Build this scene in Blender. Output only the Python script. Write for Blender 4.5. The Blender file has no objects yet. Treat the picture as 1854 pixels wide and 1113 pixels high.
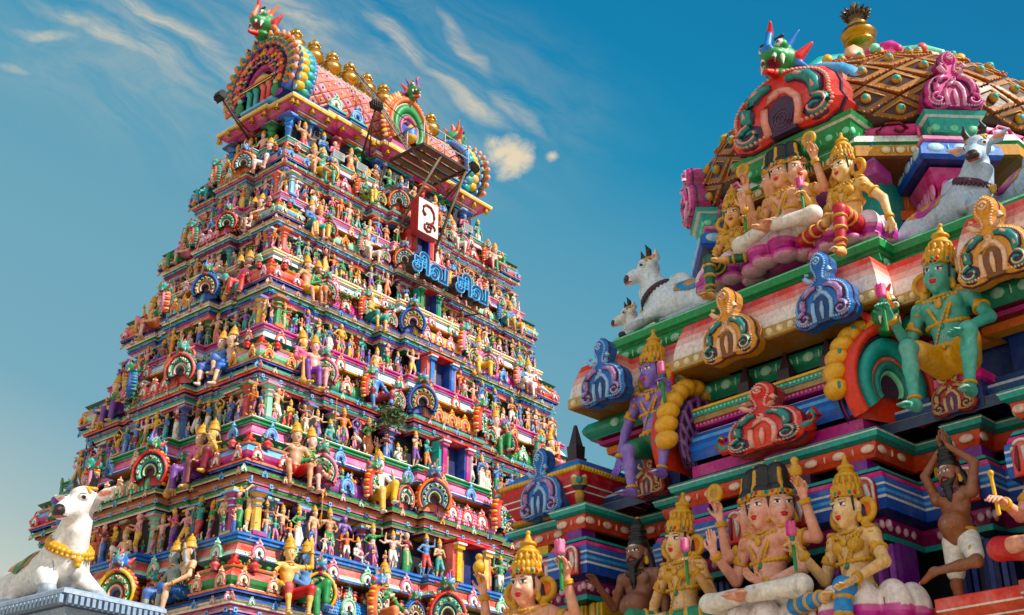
import bpy, bmesh, math, random
import numpy as np
from mathutils import Vector, Matrix
random.seed(7); RNG = np.random.default_rng(11)
SC = bpy.context.scene
COL = SC.collection
EYE = 1.6                                   # camera height above the ground

def lin(h, a=1.0):
    h = h.lstrip('#')
    c = [int(h[i:i+2], 16)/255 for i in (0, 2, 4)]
    return tuple((x/12.92 if x <= .04045 else ((x+.055)/1.055)**2.4) for x in c) + (a,)
PAL = {k: lin(v) for k, v in dict(
    white='#e6e0d6', cream='#e8d6a4', yellow='#e3b02c', ochre='#c58a1e', gold='#d09a1c', orange='#e06a20', red='#cc2a26',
    coral='#e25a50', salmon='#e8967e', maroon='#7a1730', pink='#e27aa4', rose='#d84f8c', magenta='#b42a80', purple='#7a3590',
    violet='#6a4aa8', lilac='#a884cc', navy='#1a2866', royal='#1d4fb0', blue='#2a78c8', sky='#6ab2e4', turq='#22a39a',
    teal='#0f8276', green='#1c8a45', leaf='#3fa04a', mint='#86d8ae', dgreen='#0c5238', brown='#6b3a1c', dbrown='#3a1c18',
    black='#14110f', grey='#7d8790', peach='#eab48e', skin='#dca07c', plum='#3e1c3c', tan='#a9864e', slate='#30415e', dark='#1a1420').items()}
TINT = (1, 1, 1, 0.0)                       # faces that take the object's own paint colour

# ------------------------------------------------------------------ materials
def nt(name):
    m = bpy.data.materials.new(name); m.use_nodes = True
    n = m.node_tree.nodes; n.clear(); return m, n, m.node_tree.links
def paint_mat(name, rough=.45, wear=.35, bump=.25, scale=9., streak=5., metal=0., chips=.0, sat=.97):
    m, n, l = nt(name)
    out = n.new('ShaderNodeOutputMaterial'); b = n.new('ShaderNodeBsdfPrincipled')
    l.new(b.outputs[0], out.inputs[0])
    at = n.new('ShaderNodeAttribute'); at.attribute_name = 'Col'
    ob = n.new('ShaderNodeAttribute'); ob.attribute_type = 'OBJECT'; ob.attribute_name = 'paint'
    mx = n.new('ShaderNodeMix'); mx.data_type = 'RGBA'
    l.new(at.outputs['Alpha'], mx.inputs[0]); l.new(ob.outputs['Color'], mx.inputs[6]); l.new(at.outputs['Color'], mx.inputs[7])
    tc = n.new('ShaderNodeTexCoord')
    ns = n.new('ShaderNodeTexNoise'); ns.inputs['Scale'].default_value = scale; ns.inputs['Detail'].default_value = 6; ns.inputs['Roughness'].default_value = .65
    l.new(tc.outputs['Object'], ns.inputs['Vector'])
    rp = n.new('ShaderNodeMapRange'); rp.inputs[1].default_value = .3; rp.inputs[2].default_value = .62
    rp.inputs[3].default_value = 1 - wear; rp.inputs[4].default_value = 1.06
    l.new(ns.outputs[0], rp.inputs[0])
    ns2 = n.new('ShaderNodeTexNoise'); ns2.inputs['Scale'].default_value = scale*.23; ns2.inputs['Detail'].default_value = 4
    l.new(tc.outputs['Object'], ns2.inputs['Vector'])
    hs = n.new('ShaderNodeHueSaturation'); hs.inputs['Hue'].default_value = .5
    r2 = n.new('ShaderNodeMapRange'); r2.inputs[1].default_value = .35; r2.inputs[2].default_value = .65; r2.inputs[3].default_value = sat-.13; r2.inputs[4].default_value = sat+.13
    l.new(ns2.outputs[0], r2.inputs[0]); l.new(r2.outputs[0], hs.inputs['Saturation']); l.new(rp.outputs[0], hs.inputs['Value'])
    # rain streaks and dirt runs, in world space, with a shape of their own
    ge = n.new('ShaderNodeNewGeometry'); mp = n.new('ShaderNodeMapping'); mp.inputs['Scale'].default_value = (streak, streak, streak*.09); l.new(ge.outputs['Position'], mp.inputs[0])
    n3 = n.new('ShaderNodeTexNoise'); n3.inputs['Scale'].default_value = 1.; n3.inputs['Detail'].default_value = 5; n3.inputs['Roughness'].default_value = .7; l.new(mp.outputs[0], n3.inputs['Vector'])
    r4 = n.new('ShaderNodeMapRange'); r4.inputs[1].default_value = .56; r4.inputs[2].default_value = .72; r4.inputs[3].default_value = 0; r4.inputs[4].default_value = .5; l.new(n3.outputs[0], r4.inputs[0])
    gr = n.new('ShaderNodeMix'); gr.data_type = 'RGBA'; gr.inputs[7].default_value = (.045, .035, .03, 1); l.new(r4.outputs[0], gr.inputs[0]); l.new(hs.outputs[0], gr.inputs[6])
    # small chips where the pale plaster shows through
    n5 = n.new('ShaderNodeTexNoise'); n5.inputs['Scale'].default_value = scale*2.6; n5.inputs['Detail'].default_value = 3; n5.inputs['Roughness'].default_value = .75; l.new(ge.outputs['Position'], n5.inputs['Vector'])
    r6 = n.new('ShaderNodeMapRange'); r6.inputs[1].default_value = .665; r6.inputs[2].default_value = .69; r6.inputs[3].default_value = 0; r6.inputs[4].default_value = chips; l.new(n5.outputs[0], r6.inputs[0])
    ch = n.new('ShaderNodeMix'); ch.data_type = 'RGBA'; ch.inputs[7].default_value = (.5, .46, .40, 1); l.new(r6.outputs[0], ch.inputs[0]); l.new(gr.outputs[2], ch.inputs[6])
    l.new(mx.outputs[2], hs.inputs['Color']); l.new(ch.outputs[2], b.inputs['Base Color'])
    r3 = n.new('ShaderNodeMapRange'); r3.inputs[3].default_value = rough + .2; r3.inputs[4].default_value = rough - .12
    l.new(ns.outputs[0], r3.inputs[0]); l.new(r3.outputs[0], b.inputs['Roughness'])
    b.inputs['Metallic'].default_value = metal
    if bump:
        bp = n.new('ShaderNodeBump'); bp.inputs['Strength'].default_value = bump; bp.inputs['Distance'].default_value = .02
        nb = n.new('ShaderNodeTexNoise'); nb.inputs['Scale'].default_value = scale*.32; nb.inputs['Detail'].default_value = 2; l.new(tc.outputs['Object'], nb.inputs['Vector'])
        ad = n.new('ShaderNodeMath'); ad.operation = 'MULTIPLY_ADD'; l.new(nb.outputs[0], ad.inputs[0]); ad.inputs[1].default_value = 2.2; l.new(ns.outputs[0], ad.inputs[2]); l.new(ad.outputs[0], bp.inputs['Height']); l.new(bp.outputs[0], b.inputs['Normal'])
    return m
MAT = {'paint': paint_mat('painted_plaster'),
       'near': paint_mat('enamel_paint', rough=.42, wear=.3, bump=.09, scale=22., streak=9., chips=.55, sat=1.08),
       'gold': paint_mat('gilded_copper', rough=.28, wear=.3, bump=.1, scale=6., metal=.75),
       'wood': paint_mat('weathered_board', rough=.7, wear=.55, bump=.4, scale=14.),
       'leaf': paint_mat('leaves', rough=.55, wear=.5, bump=0, scale=20.)}

# ------------------------------------------------------------------ mesh building
def new_mesh(name, V, F, C, smooth=False, mat='paint', corner=False):
    """V verts, F list/array of faces, C colours per vertex (or per face when corner)"""
    me = bpy.data.meshes.new(name)
    if isinstance(F, np.ndarray):
        nf = len(F); k = F.shape[1]
        me.vertices.add(len(V)); me.vertices.foreach_set('co', np.asarray(V, np.float32).ravel())
        me.loops.add(nf*k); me.loops.foreach_set('vertex_index', F.astype(np.int32).ravel())
        me.polygons.add(nf); me.polygons.foreach_set('loop_start', np.arange(0, nf*k, k, dtype=np.int32))
        me.update(calc_edges=True); me.validate()
    else:
        me.from_pydata([tuple(v) for v in V], [], F); me.update()
    C = np.asarray(C, np.float32)
    if corner:
        ca = me.color_attributes.new('Col', 'FLOAT_COLOR', 'CORNER')
        lt = np.zeros(len(me.polygons), np.int32); me.polygons.foreach_get('loop_total', lt)
        ca.data.foreach_set('color', np.repeat(C[:len(lt)], lt, axis=0).ravel())
    else:
        ca = me.color_attributes.new('Col', 'FLOAT_COLOR', 'POINT')
        ca.data.foreach_set('color', C.ravel())
    if smooth: me.shade_smooth()
    me.materials.append(MAT[mat]); return me

class MB:
    """collects shapes with a colour per face, and links them as ONE mesh"""
    def __init__(s): s.V = []; s.F = []; s.C = []; s.S = []
    def add(s, V, F, c, smooth=False):
        o = len(s.V); s.V += [tuple(v) for v in V]
        s.F += [tuple(i+o for i in f) for f in F]
        if isinstance(c, list): s.C += c
        else: s.C += [c]*len(F)
        s.S += [smooth]*len(F)
    def xadd(s, o, M):                       # merge another MB under a matrix
        s.add([M @ Vector(v) for v in o.V], o.F, list(o.C)); s.S[-len(o.F):] = o.S
    def box(s, x0, x1, y0, y1, z0, z1, c, ct=None, M=None):
        V = [Vector((x, y, z)) for z in (z0, z1) for y in (y0, y1) for x in (x0, x1)]
        if M: V = [M @ v for v in V]
        s.add(V, [(0,2,3,1),(4,5,7,6),(0,1,5,4),(2,6,7,3),(0,4,6,2),(1,3,7,5)], c)
    def lathe(s, prof, cols, n=16, M=None, smooth=True, flute=0):
        """prof [(r,z)], cols one per segment"""
        V = []
        for r, z in prof:
            for i in range(n):
                a = 2*math.pi*i/n; q = r*(1 + flute*math.cos(a*n/2)) if flute else r
                v = Vector((q*math.cos(a), q*math.sin(a), z)); V.append(M @ v if M else v)
        F = []; C = []
        for j in range(len(prof)-1):
            for i in range(n):
                k = (i+1) % n; F.append((j*n+i, j*n+k, (j+1)*n+k, (j+1)*n+i)); C.append(cols[j] if isinstance(cols, list) else cols)
        F.append(tuple(range(n))[::-1]); C.append(C[0]); F.append(tuple((len(prof)-1)*n+i for i in range(n))); C.append(C[-2])
        s.add(V, F, C, smooth)
    def tube(s, pts, r, c, n=8, taper=None):
        pts = [Vector(p) for p in pts]; V = []; F = []
        for j, p in enumerate(pts):
            t = (pts[min(j+1, len(pts)-1)] - pts[max(j-1, 0)]).normalized()
            up = Vector((0, 0, 1)) if abs(t.z) < .9 else Vector((1, 0, 0))
            a = t.cross(up).normalized(); b = t.cross(a)
            rr = r[j] if isinstance(r, (list, tuple)) else r
            V += [p + (a*math.cos(2*math.pi*i/n) + b*math.sin(2*math.pi*i/n))*rr for i in range(n)]
        for j in range(len(pts)-1):
            F += [(j*n+i, j*n+(i+1) % n, (j+1)*n+(i+1) % n, (j+1)*n+i) for i in range(n)]
        F += [tuple(range(n))[::-1], tuple((len(pts)-1)*n+i for i in range(n))]
        s.add(V, F, c, True)
    def blob(s, p, r, c, n=10, m=6, M=None):
        r = (r, r, r) if not hasattr(r, '__len__') else r
        V = [Vector((0, 0, -r[2]))]; F = []
        for j in range(1, m):
            t = math.pi*j/m
            V += [Vector((r[0]*math.sin(t)*math.cos(2*math.pi*i/n), r[1]*math.sin(t)*math.sin(2*math.pi*i/n), -r[2]*math.cos(t))) for i in range(n)]
        V.append(Vector((0, 0, r[2]))); L = len(V)-1
        F += [(0, 1+(i+1) % n, 1+i) for i in range(n)]
        for j in range(m-2):
            F += [(1+j*n+i, 1+j*n+(i+1) % n, 1+(j+1)*n+(i+1) % n, 1+(j+1)*n+i) for i in range(n)]
        F += [(L, 1+(m-2)*n+i, 1+(m-2)*n+(i+1) % n) for i in range(n)]
        p = Vector(p); V = [p + (M.to_3x3() @ v if M else v) for v in V]
        s.add(V, F, c, True)
    def prism(s, pts, y0, y1, c, cside=None, bevel=0.0):
        """outline pts (x,z) extruded from y1 (back) to y0 (front, facing -Y), front bevelled"""
        n = len(pts)
        A = sum(pts[i][0]*pts[(i+1) % n][1]-pts[(i+1) % n][0]*pts[i][1] for i in range(n))
        if A < 0: pts = pts[::-1]
        V = [(x, y1, z) for x, z in pts] + [(x, y0+bevel, z) for x, z in pts]
        F = [tuple(range(n))[::-1]]; C = [cside or c]
        F += [(i, (i+1) % n, n+(i+1) % n, n+i) for i in range(n)]; C += [cside or c]*n
        if bevel:
            q = inset(pts, bevel); V += [(x, y0, z) for x, z in q]
            F += [(n+i, n+(i+1) % n, 2*n+(i+1) % n, 2*n+i) for i in range(n)]; C += [c]*n
            F.append(tuple(2*n+i for i in range(n)))
        else: F.append(tuple(n+i for i in range(n)))
        C.append(c); s.add(V, F, C)
    def mould(s, path, prof, closed=False, cap=False):
        """profile [(offset, z, colour)] swept along the plan path; outward is to the right of the path"""
        P = [Vector((x, y)) for x, y in path]; n = len(P); M = []
        for i in range(n):
            d0 = (P[i]-P[i-1]) if (closed or i) else (P[1]-P[0]); d1 = (P[(i+1) % n]-P[i]) if (closed or i < n-1) else (P[-1]-P[-2])
            d0 = d0.normalized(); d1 = d1.normalized()
            a = Vector((d0.y, -d0.x)); b = Vector((d1.y, -d1.x)); q = 1+a.dot(b)
            M.append((a+b)/max(q, .3))
        m = len(prof); V = []
        for i in range(n):
            for o, z, _ in prof:
                v = P[i]+M[i]*o; V.append((v.x, v.y, z))
        F = []; C = []
        for i in range(n if closed else n-1):
            k = (i+1) % n
            for j in range(m-1):
                F.append((i*m+j, k*m+j, k*m+j+1, i*m+j+1)); C.append(prof[j][2])
        s.add(V, F, C)
        if cap and closed:
            s.add([V[i*m+m-1] for i in range(n)], [tuple(range(n))], prof[-1][2])
    def mesh(s, name, mat='paint'):
        me = bpy.data.meshes.new(name); me.from_pydata(s.V, [], s.F); me.update()
        ca = me.color_attributes.new('Col', 'FLOAT_COLOR', 'CORNER')
        lt = np.zeros(len(me.polygons), np.int32); me.polygons.foreach_get('loop_total', lt)
        ca.data.foreach_set('color', np.repeat(np.asarray(s.C, np.float32), lt, axis=0).ravel())
        me.polygons.foreach_set('use_smooth', s.S); me.update()
        me.materials.append(MAT[mat]); return me
    def build(s, name, parent=None, mat='paint', **k): return link(name, s.mesh(name, mat), parent, **k)

def inset(pts, d):
    n = len(pts); out = []
    for i in range(n):
        a = Vector(pts[i-1]); b = Vector(pts[i]); c = Vector(pts[(i+1) % n])
        e0 = (b-a); e1 = (c-b)
        if e0.length < 1e-6 or e1.length < 1e-6: out.append(tuple(b)); continue
        e0.normalize(); e1.normalize(); n0 = Vector((-e0.y, e0.x)); n1 = Vector((-e1.y, e1.x))
        q = max(1+n0.dot(n1), .5); v = b+(n0+n1)/q*d; out.append((v.x, v.y))
    return out

def link(name, data, parent=None, loc=None, rot=None, scale=None, M=None, paint=None, label=None):
    o = bpy.data.objects.new(name, data); COL.objects.link(o)
    if parent: o.parent = parent
    if M is not None: o.matrix_basis = M
    if loc is not None: o.location = loc
    if rot is not None: o.rotation_euler = rot
    if scale is not None: o.scale = (scale,)*3 if not hasattr(scale, '__len__') else scale
    if paint is not None: o['paint'] = [float(x) for x in paint[:3]]
    if label: o['label'] = label
    return o
def thing(name, label, cat, M=None, group=None, data=None):
    o = link(name, data, M=M); o['label'] = label; o['category'] = cat
    if group: o['group'] = group
    return o

# ------------------------------------------------------------------ sculpting: smooth unions of soft forms, meshed by surface nets
def v3(*a): return np.array(a if len(a) == 3 else a[0], float)
def cap(a, b, ra, rb=None, c=TINT, k=.02): return ('c', v3(a), v3(b), ra, ra if rb is None else rb, c, k)
def ell(p, r, c=TINT, k=.02, R=None): return ('e', v3(p), v3(r) if hasattr(r, '__len__') else v3(r, r, r), R, c, k)
def tor(p, ax, R, r, c=TINT, k=.0): return ('t', v3(p), v3(ax)/np.linalg.norm(v3(ax)), R, r, c, k)
def bounds(q):
    if q[0] == 'c': return np.minimum(q[1]-q[3], q[2]-q[4]), np.maximum(q[1]+q[3], q[2]+q[4])
    if q[0] == 'e': m = q[2].max() if q[3] is not None else q[2]; return q[1]-m, q[1]+m
    return q[1]-(q[3]+q[4]), q[1]+(q[3]+q[4])
def dist(q, X, Y, Z):
    if q[0] == 'c':
        a, b = q[1], q[2]; d = b-a; L = max(d@d, 1e-12)
        x, y, z = X-a[0], Y-a[1], Z-a[2]
        h = np.clip((x*d[0]+y*d[1]+z*d[2])/L, 0, 1)
        return np.sqrt((x-h*d[0])**2+(y-h*d[1])**2+(z-h*d[2])**2)-(q[3]+(q[4]-q[3])*h)
    if q[0] == 'e':
        x, y, z = X-q[1][0], Y-q[1][1], Z-q[1][2]; r = q[2]
        if q[3] is not None:
            R = q[3]; x, y, z = R[0,0]*x+R[1,0]*y+R[2,0]*z, R[0,1]*x+R[1,1]*y+R[2,1]*z, R[0,2]*x+R[1,2]*y+R[2,2]*z
        k0 = np.sqrt((x/r[0])**2+(y/r[1])**2+(z/r[2])**2); k1 = np.sqrt((x/r[0]**2)**2+(y/r[1]**2)**2+(z/r[2]**2)**2)
        return k0*(k0-1)/np.maximum(k1, 1e-9)
    x, y, z = X-q[1][0], Y-q[1][1], Z-q[1][2]; A = q[2]
    h = x*A[0]+y*A[1]+z*A[2]; rad = np.sqrt(np.maximum(x*x+y*y+z*z-h*h, 0))
    return np.sqrt((rad-q[3])**2+h*h)-q[4]
CORN = [(0,0,0),(1,0,0),(0,1,0),(1,1,0),(0,0,1),(1,0,1),(0,1,1),(1,1,1)]
EDG = [(0,1),(2,3),(4,5),(6,7),(0,2),(1,3),(4,6),(5,7),(0,4),(1,5),(2,6),(3,7)]
def sculpt(name, prims, h, paints=(), mat='paint', smooth=True):
    lo = np.min([bounds(q)[0] for q in prims], axis=0)-3*h; hi = np.max([bounds(q)[1] for q in prims], axis=0)+3*h
    n = np.ceil((hi-lo)/h).astype(int)+1
    f = np.full(n, 1.0, np.float32)
    ax = [lo[i]+h*np.arange(n[i]) for i in range(3)]
    for q in prims:
        a, b = bounds(q); k = q[-1]; mg = k+3*h
        i0 = np.maximum(np.floor((a-mg-lo)/h).astype(int), 0); i1 = np.minimum(np.ceil((b+mg-lo)/h).astype(int)+1, n)
        sl = tuple(slice(i0[i], i1[i]) for i in range(3))
        d = dist(q, ax[0][sl[0]][:, None, None], ax[1][sl[1]][None, :, None], ax[2][sl[2]][None, None, :])
        g = f[sl]
        if k > 0:
            t = np.maximum(k-np.abs(g-d), 0)/k; f[sl] = np.minimum(g, d)-t*t*k*.25
        else: f[sl] = np.minimum(g, d)
    ins = f < 0
    cnt = np.zeros(n-1, np.int8)
    S = lambda c: tuple(slice(c[i], n[i]-1+c[i]) for i in range(3))
    for c in CORN: cnt += ins[S(c)]
    act = (cnt > 0) & (cnt < 8); idx = np.argwhere(act)
    fv = np.stack([f[idx[:,0]+c[0], idx[:,1]+c[1], idx[:,2]+c[2]] for c in CORN], 1)
    P = np.zeros((len(idx), 3)); W = np.zeros(len(idx))
    for a, b in EDG:
        fa, fb = fv[:,a], fv[:,b]; m = (fa < 0) != (fb < 0)
        t = np.where(m, fa/np.where(np.abs(fa-fb) < 1e-9, 1, fa-fb), 0)
        ca, cb = np.array(CORN[a], float), np.array(CORN[b], float)
        P += m[:,None]*(ca+t[:,None]*(cb-ca)); W += m
    V = lo+h*(idx+P/W[:,None])
    vid = np.full(n-1, -1, np.int32); vid[act] = np.arange(len(idx))
    Q = []
    for A in range(3):
        B, Cx = (A+1) % 3, (A+2) % 3
        s0 = [slice(1, n[i]-1) for i in range(3)]; s1 = list(s0); s0[A] = slice(0, n[A]-1); s1[A] = slice(1, n[A])
        a, b = ins[tuple(s0)], ins[tuple(s1)]; ch = np.argwhere(a != b)
        if not len(ch): continue
        sg = a[tuple(ch.T)]; ch = ch.copy(); ch[:,B] += 1; ch[:,Cx] += 1
        def at(db, dc):
            q = ch.copy(); q[:,B] += db; q[:,Cx] += dc; return vid[tuple(q.T)]
        q = np.stack([at(-1,-1), at(0,-1), at(0,0), at(-1,0)], 1)
        q[~sg] = q[~sg][:, ::-1]; Q.append(q)
    Q = np.concatenate(Q); Q = Q[(Q >= 0).all(1)]
    best = np.full(len(V), 1e9); C = np.zeros((len(V), 4))
    for q in prims:
        a, b = bounds(q); m = ((V > a-.05) & (V < b+.05)).all(1)
        if not m.any(): continue
        i = np.nonzero(m)[0]; d = dist(q, V[i,0], V[i,1], V[i,2]); u = d < best[i]
        best[i[u]] = d[u]; C[i[u]] = q[-2]
    for q in paints:
        a, b = bounds(q); m = ((V > a-.01) & (V < b+.01)).all(1)
        if not m.any(): continue
        i = np.nonzero(m)[0]; d = dist(q, V[i,0], V[i,1], V[i,2]); C[i[d < 0]] = q[-2]
    return new_mesh(name, V, Q, C, smooth, mat)
# ------------------------------------------------------------------ plaster figures
def rotm(yaw=0, pitch=0, roll=0):            # yaw about z, pitch about x (nod), roll about y
    return np.array((Matrix.Rotation(yaw, 3, 'Z') @ Matrix.Rotation(pitch, 3, 'X') @ Matrix.Rotation(roll, 3, 'Y')))
GOLD = PAL['gold']; BLK = PAL['black']
# arms: elbow and wrist relative to the shoulder for the figure's own +x side; mirrored for the other
ARM = dict(down=((.07,.03,-.30),(.09,-.03,-.56)), hip=((.20,.06,-.22),(.03,-.12,-.36)), raised=((.22,-.04,.04),(.20,-.08,.30)),
    bless=((.12,-.02,-.27),(.12,-.26,-.10)), namaste=((.10,-.05,-.28),(-.17,-.24,-.12)), chest=((.11,-.02,-.27),(-.12,-.21,-.14)),
    forward=((.08,-.12,-.24),(.04,-.38,-.20)), knee=((.15,-.10,-.25),(.07,-.36,-.40)), lap=((.12,-.02,-.28),(-.10,-.22,-.40)),
    over=((.10,-.02,.28),(-.16,-.04,.52)), side=((.26,0,-.12),(.48,-.06,-.06)), lean=((.18,.05,-.24),(.24,.02,-.50)), club=((.12,-.06,-.26),(.16,-.26,-.34)),
    cheek=((.14,-.16,-.24),(.0,-.24,.02)), drum=((.16,-.06,-.24),(.02,-.24,-.26)), flute=((.16,-.12,-.16),(-.06,-.20,.02)), upfist=((.24,-.02,-.06),(.22,-.10,.22)))
# legs: knee and ankle relative to the hip for the +x side
LEG = dict(stand=((.02,-.02,-.43),(.02,.02,-.86)), bent=((.07,-.12,-.41),(.03,.04,-.82)), stride=((.10,-.16,-.40),(.16,-.12,-.82)), back=((.05,.06,-.42),(.06,.20,-.82)),
    hang=((.07,-.40,.03),(.06,-.44,-.40)), hangw=((.20,-.36,.05),(.16,-.40,-.38)), fold=((.34,-.22,.01),(-.06,-.36,-.01)), lotus=((.30,-.24,.0),(-.12,-.34,.0)),
    up=((.12,-.34,.26),(.08,-.36,-.12)), tree=((.30,-.16,-.26),(.02,-.26,-.36)), kneel=((.06,-.30,-.28),(.05,.10,-.34)), squat=((.26,-.30,.10),(.16,-.26,-.32)),
    slant=((.10,-.34,-.10),(.14,-.44,-.52)), out=((.16,-.38,-.02),(.24,-.66,-.26)))
SIT = {'hang','hangw','fold','lotus','up','squat','slant','out'}
def hand(pr, w, d, nrm, side, curl=.5, s=1., col=TINT):
    """palm, four fingers of unequal length with two bends each, thumb off the side of the palm"""
    d = v3(d); d /= np.linalg.norm(d); nrm = v3(nrm); nrm -= d*(nrm@d); nrm /= np.linalg.norm(nrm); t = np.cross(d, nrm)*side
    for q in (-.022, 0, .022): pr.append(cap(w+d*.015*s+t*q*.7*s, w+d*.085*s+t*q*s, .017*s, .015*s, col, .012))
    for q, L in ((-.034,.062),(-.012,.078),(.011,.082),(.033,.072)):
        p = w+d*.09*s+t*q*s; e = d
        for j in range(3):
            an = curl*(.35, .75, .6)[j]; e = e*math.cos(an)+nrm*math.sin(an)*1. ; e /= np.linalg.norm(e)
            n2 = p+e*L*(.46,.32,.26)[j]*s; pr.append(cap(p, n2, (.0105-.001*j)*s, (.0098-.001*j)*s, col, .004)); p = n2
    a = w+d*.03*s+t*.026*s; b = a+(d*.035+t*.036+nrm*.012*curl)*s; pr.append(cap(a, b, .013*s, .0115*s, col, .008))
    pr.append(cap(b, b+(d*.036+t*.004+nrm*.022*curl)*s, .0112*s, .009*s, col, .004))
    return w+d*.075*s+nrm*.03*s                  # the grip
def head(pr, pa, C, R, s, hi, o):
    T = lambda *p: C+s*(R@v3(*p)); E = lambda p, r, c=TINT, k=.012: pr.append(ell(T(*p), v3(*r)*s, c, k*s, R))
    P = lambda p, r, c: pa.append(ell(T(*p), v3(*r)*s, c, 0, R))
    E((0,.015,.03), (.080,.098,.095)); E((0,-.02,-.03), (.073,.078,.098), k=.03)
    pr.append(cap(T(0,-.055,-.098), T(0,-.06,-.112), .027*s, .02*s, TINT, .03))
    for x in (-1, 1): E((.085*x,.01,-.012), (.012,.024,.042))
    if hi:
        for x in (-1, 1):
            E((.038*x,-.055,-.045), (.032,.030,.034), k=.02); E((.035*x,-.076,.006), (.021,.017,.013), k=.006); E((.034*x,-.083,.030), (.03,.014,.010), k=.014)
            pr.append(cap(T(.086*x,.0,-.05), T(.088*x,.0,-.085), .014*s, .02*s, GOLD, 0))
    pr.append(cap(T(0,-.086,.014), T(0,-.106,-.03), .0085*s, .0135*s, TINT, .012*s))
    if hi:
        for x in (-1, 1): E((.012*x,-.096,-.033), (.010,.012,.009), k=.006)
        lc = o.get('lip', PAL['red'])
        E((0,-.091,-.063), (.025,.013,.0068), lc, .003); E((0,-.089,-.075), (.020,.013,.0075), lc, .003)
    ey = o.get('eye', (.9,.86,.8,1))
    for x in (-1, 1):
        P((.036*x,-.09,.006), (.0215,.03,.0105 if hi else .012), ey)
        P((.035*x,-.09,.006), (.0095,.03,.0098), BLK)
        P((.037*x,-.09,.0175), (.025,.03,.0045), BLK)
        P((.036*x,-.085,.037), (.027,.04,.0052), BLK)
    if not hi: P((0,-.09,-.068), (.024,.05,.011), PAL['red'])
    else:
        for x in (-1, 1): P((.05*x,-.08,-.0045), (.01,.05,.004), o.get('lid', (.6,.12,.08,1)))
    if o.get('tilak', True): P((0,-.09,.062), (.0055,.05,.017), PAL['red'])
    if o.get('ash'): 
        for q in (.048,.062,.076): P((0,-.09,q), (.045,.05,.0045), PAL['white'])
def figure(name, arms=('hip','raised'), legs=('stand','bent'), sex='m', h=.03, hi=False, crown='tall', garment='dhoti', lean=(0,0), look=(0,0,0), hair='long',
           belly=0., beard=None, mous=False, hold=(None,None), sash=True, extra_heads=0, extra_arms=None, curl=(.6,.6), opts=None, shirt=None, halo=False, hd=None, mat=None, skirt=None, bands=True):
    """returns dict part -> mesh; figure faces -Y, origin on the ground under it (or on its seat), 1.7 m tall when standing"""
    o = opts or {}; f = sex == 'f'; B = []; PA = []; G = []; CR = []; HR = []; J = {}; HO = {}; K = lambda n: J.setdefault(n, []); GP = []; mat = mat or ('near' if hi else 'paint')
    sit = legs[0] in SIT or legs[1] in SIT or o.get('sit', False); hz = .115 if sit else .90
    if 'kneel' in legs: hz = .40
    pel = v3(0,0,hz); lx, ly = lean; chest = pel+v3(lx*.6, ly*.6, .36); nb = pel+v3(lx, ly, .545); hc = nb+v3(lx*.25, ly*.25-.02, .155)
    sw = .175 if f else .205
    sk = TINT; up = TINT if not shirt else shirt
    # trunk
    B += [ell(pel+v3(0,0,.03), (.165 if f else .15,.115,.115), sk, .05), cap(pel+v3(0,0,.06), pel+v3(lx*.35,ly*.35,.22), .118+belly*.5, .112 if f else .122, sk, .06),
          ell(chest+v3(0,.0,.0), (.148 if f else .168,.108,.165), up, .06), cap(chest+v3(-sw*.62,0,.115), chest+v3(sw*.62,0,.115), .066, .066, up, .06)]
    if belly: B.append(ell(pel+v3(lx*.2,-.07-belly*.3,.15), (.13+belly*.4,.10+belly*.5,.12+belly*.2), sk, .05))
    for x in (-1, 1):
        if f: B += [ell(chest+v3(.072*x,-.082,.03), (.064,.056,.062), up if shirt else GOLD, .022)]
        else: B += [ell(chest+v3(.078*x,-.066,.065), (.085,.052,.066), up, .03)]
    if hi: PA.append(ell(pel+v3(lx*.2,-.135-belly*.8,.155), (.010,.06,.012), (.2,.08,.05,1)))
    B.append(cap(nb+v3(0,.01,-.03), hc+v3(0,.012,-.08), .058 if f else .064, .05, sk, .035))
    grips = []
    def arm(side, spec, shoulder, i, first=True):
        e, w = spec if isinstance(spec, tuple) else ARM[spec]; m = v3(side,1,1)
        el = shoulder+v3(e)*m; wr = shoulder+v3(w)*m
        B.append(ell(shoulder, (.066,.062,.064), up, .03)); B.append(cap(shoulder, el, .057, .046, up, .03)); B.append(cap(el, wr, .047, .031, up if shirt and hi is False else sk, .012))
        d = wr-el; d /= np.linalg.norm(d)
        if hi:
            cu = curl[i] if i < len(curl) else .5; hdv = o.get('hand%d' % i)
            hdir = v3(hdv[0]) if hdv else d; nrm = v3(hdv[1]) if hdv else v3(0,-1,-.25)
            if not hdv and abs(d @ (nrm/np.linalg.norm(nrm))) > .92: nrm = v3(-side*.3,0,1)
            g = hand(B, wr+d*.01, hdir, nrm, side*(o.get('flip%d' % i, 1)), cu, 1.08)
        else:
            B.append(cap(wr, wr+d*.075, .034, .024, sk, .02)); g = wr+d*.06
        if bands: 
            K('armlet#%d' % i).append(tor(shoulder+(el-shoulder)*.55, el-shoulder, .055, .014 if hi else .017, GOLD)); K('bangle#%d' % i).append(tor(wr-d*.01, d, .035, .013 if hi else .016, GOLD))
            if hi: K('armlet#%d' % i).append(ell(shoulder+(el-shoulder)*.5+v3(0,-.055,.01), (.03,.018,.036), GOLD, .01)); K('bangle#%d' % i).append(tor(wr-d*.03, d, .037, .011, GOLD, .01))
        grips.append((g, d))
    for i, side in enumerate((-1, 1)): arm(side, arms[i], chest+v3(sw*side,.005,.105), i)
    if extra_arms:
        for i, side in enumerate((-1, 1)): arm(side, extra_arms[i], chest+v3(sw*side*.92,.05,.10), i+2)
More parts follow.
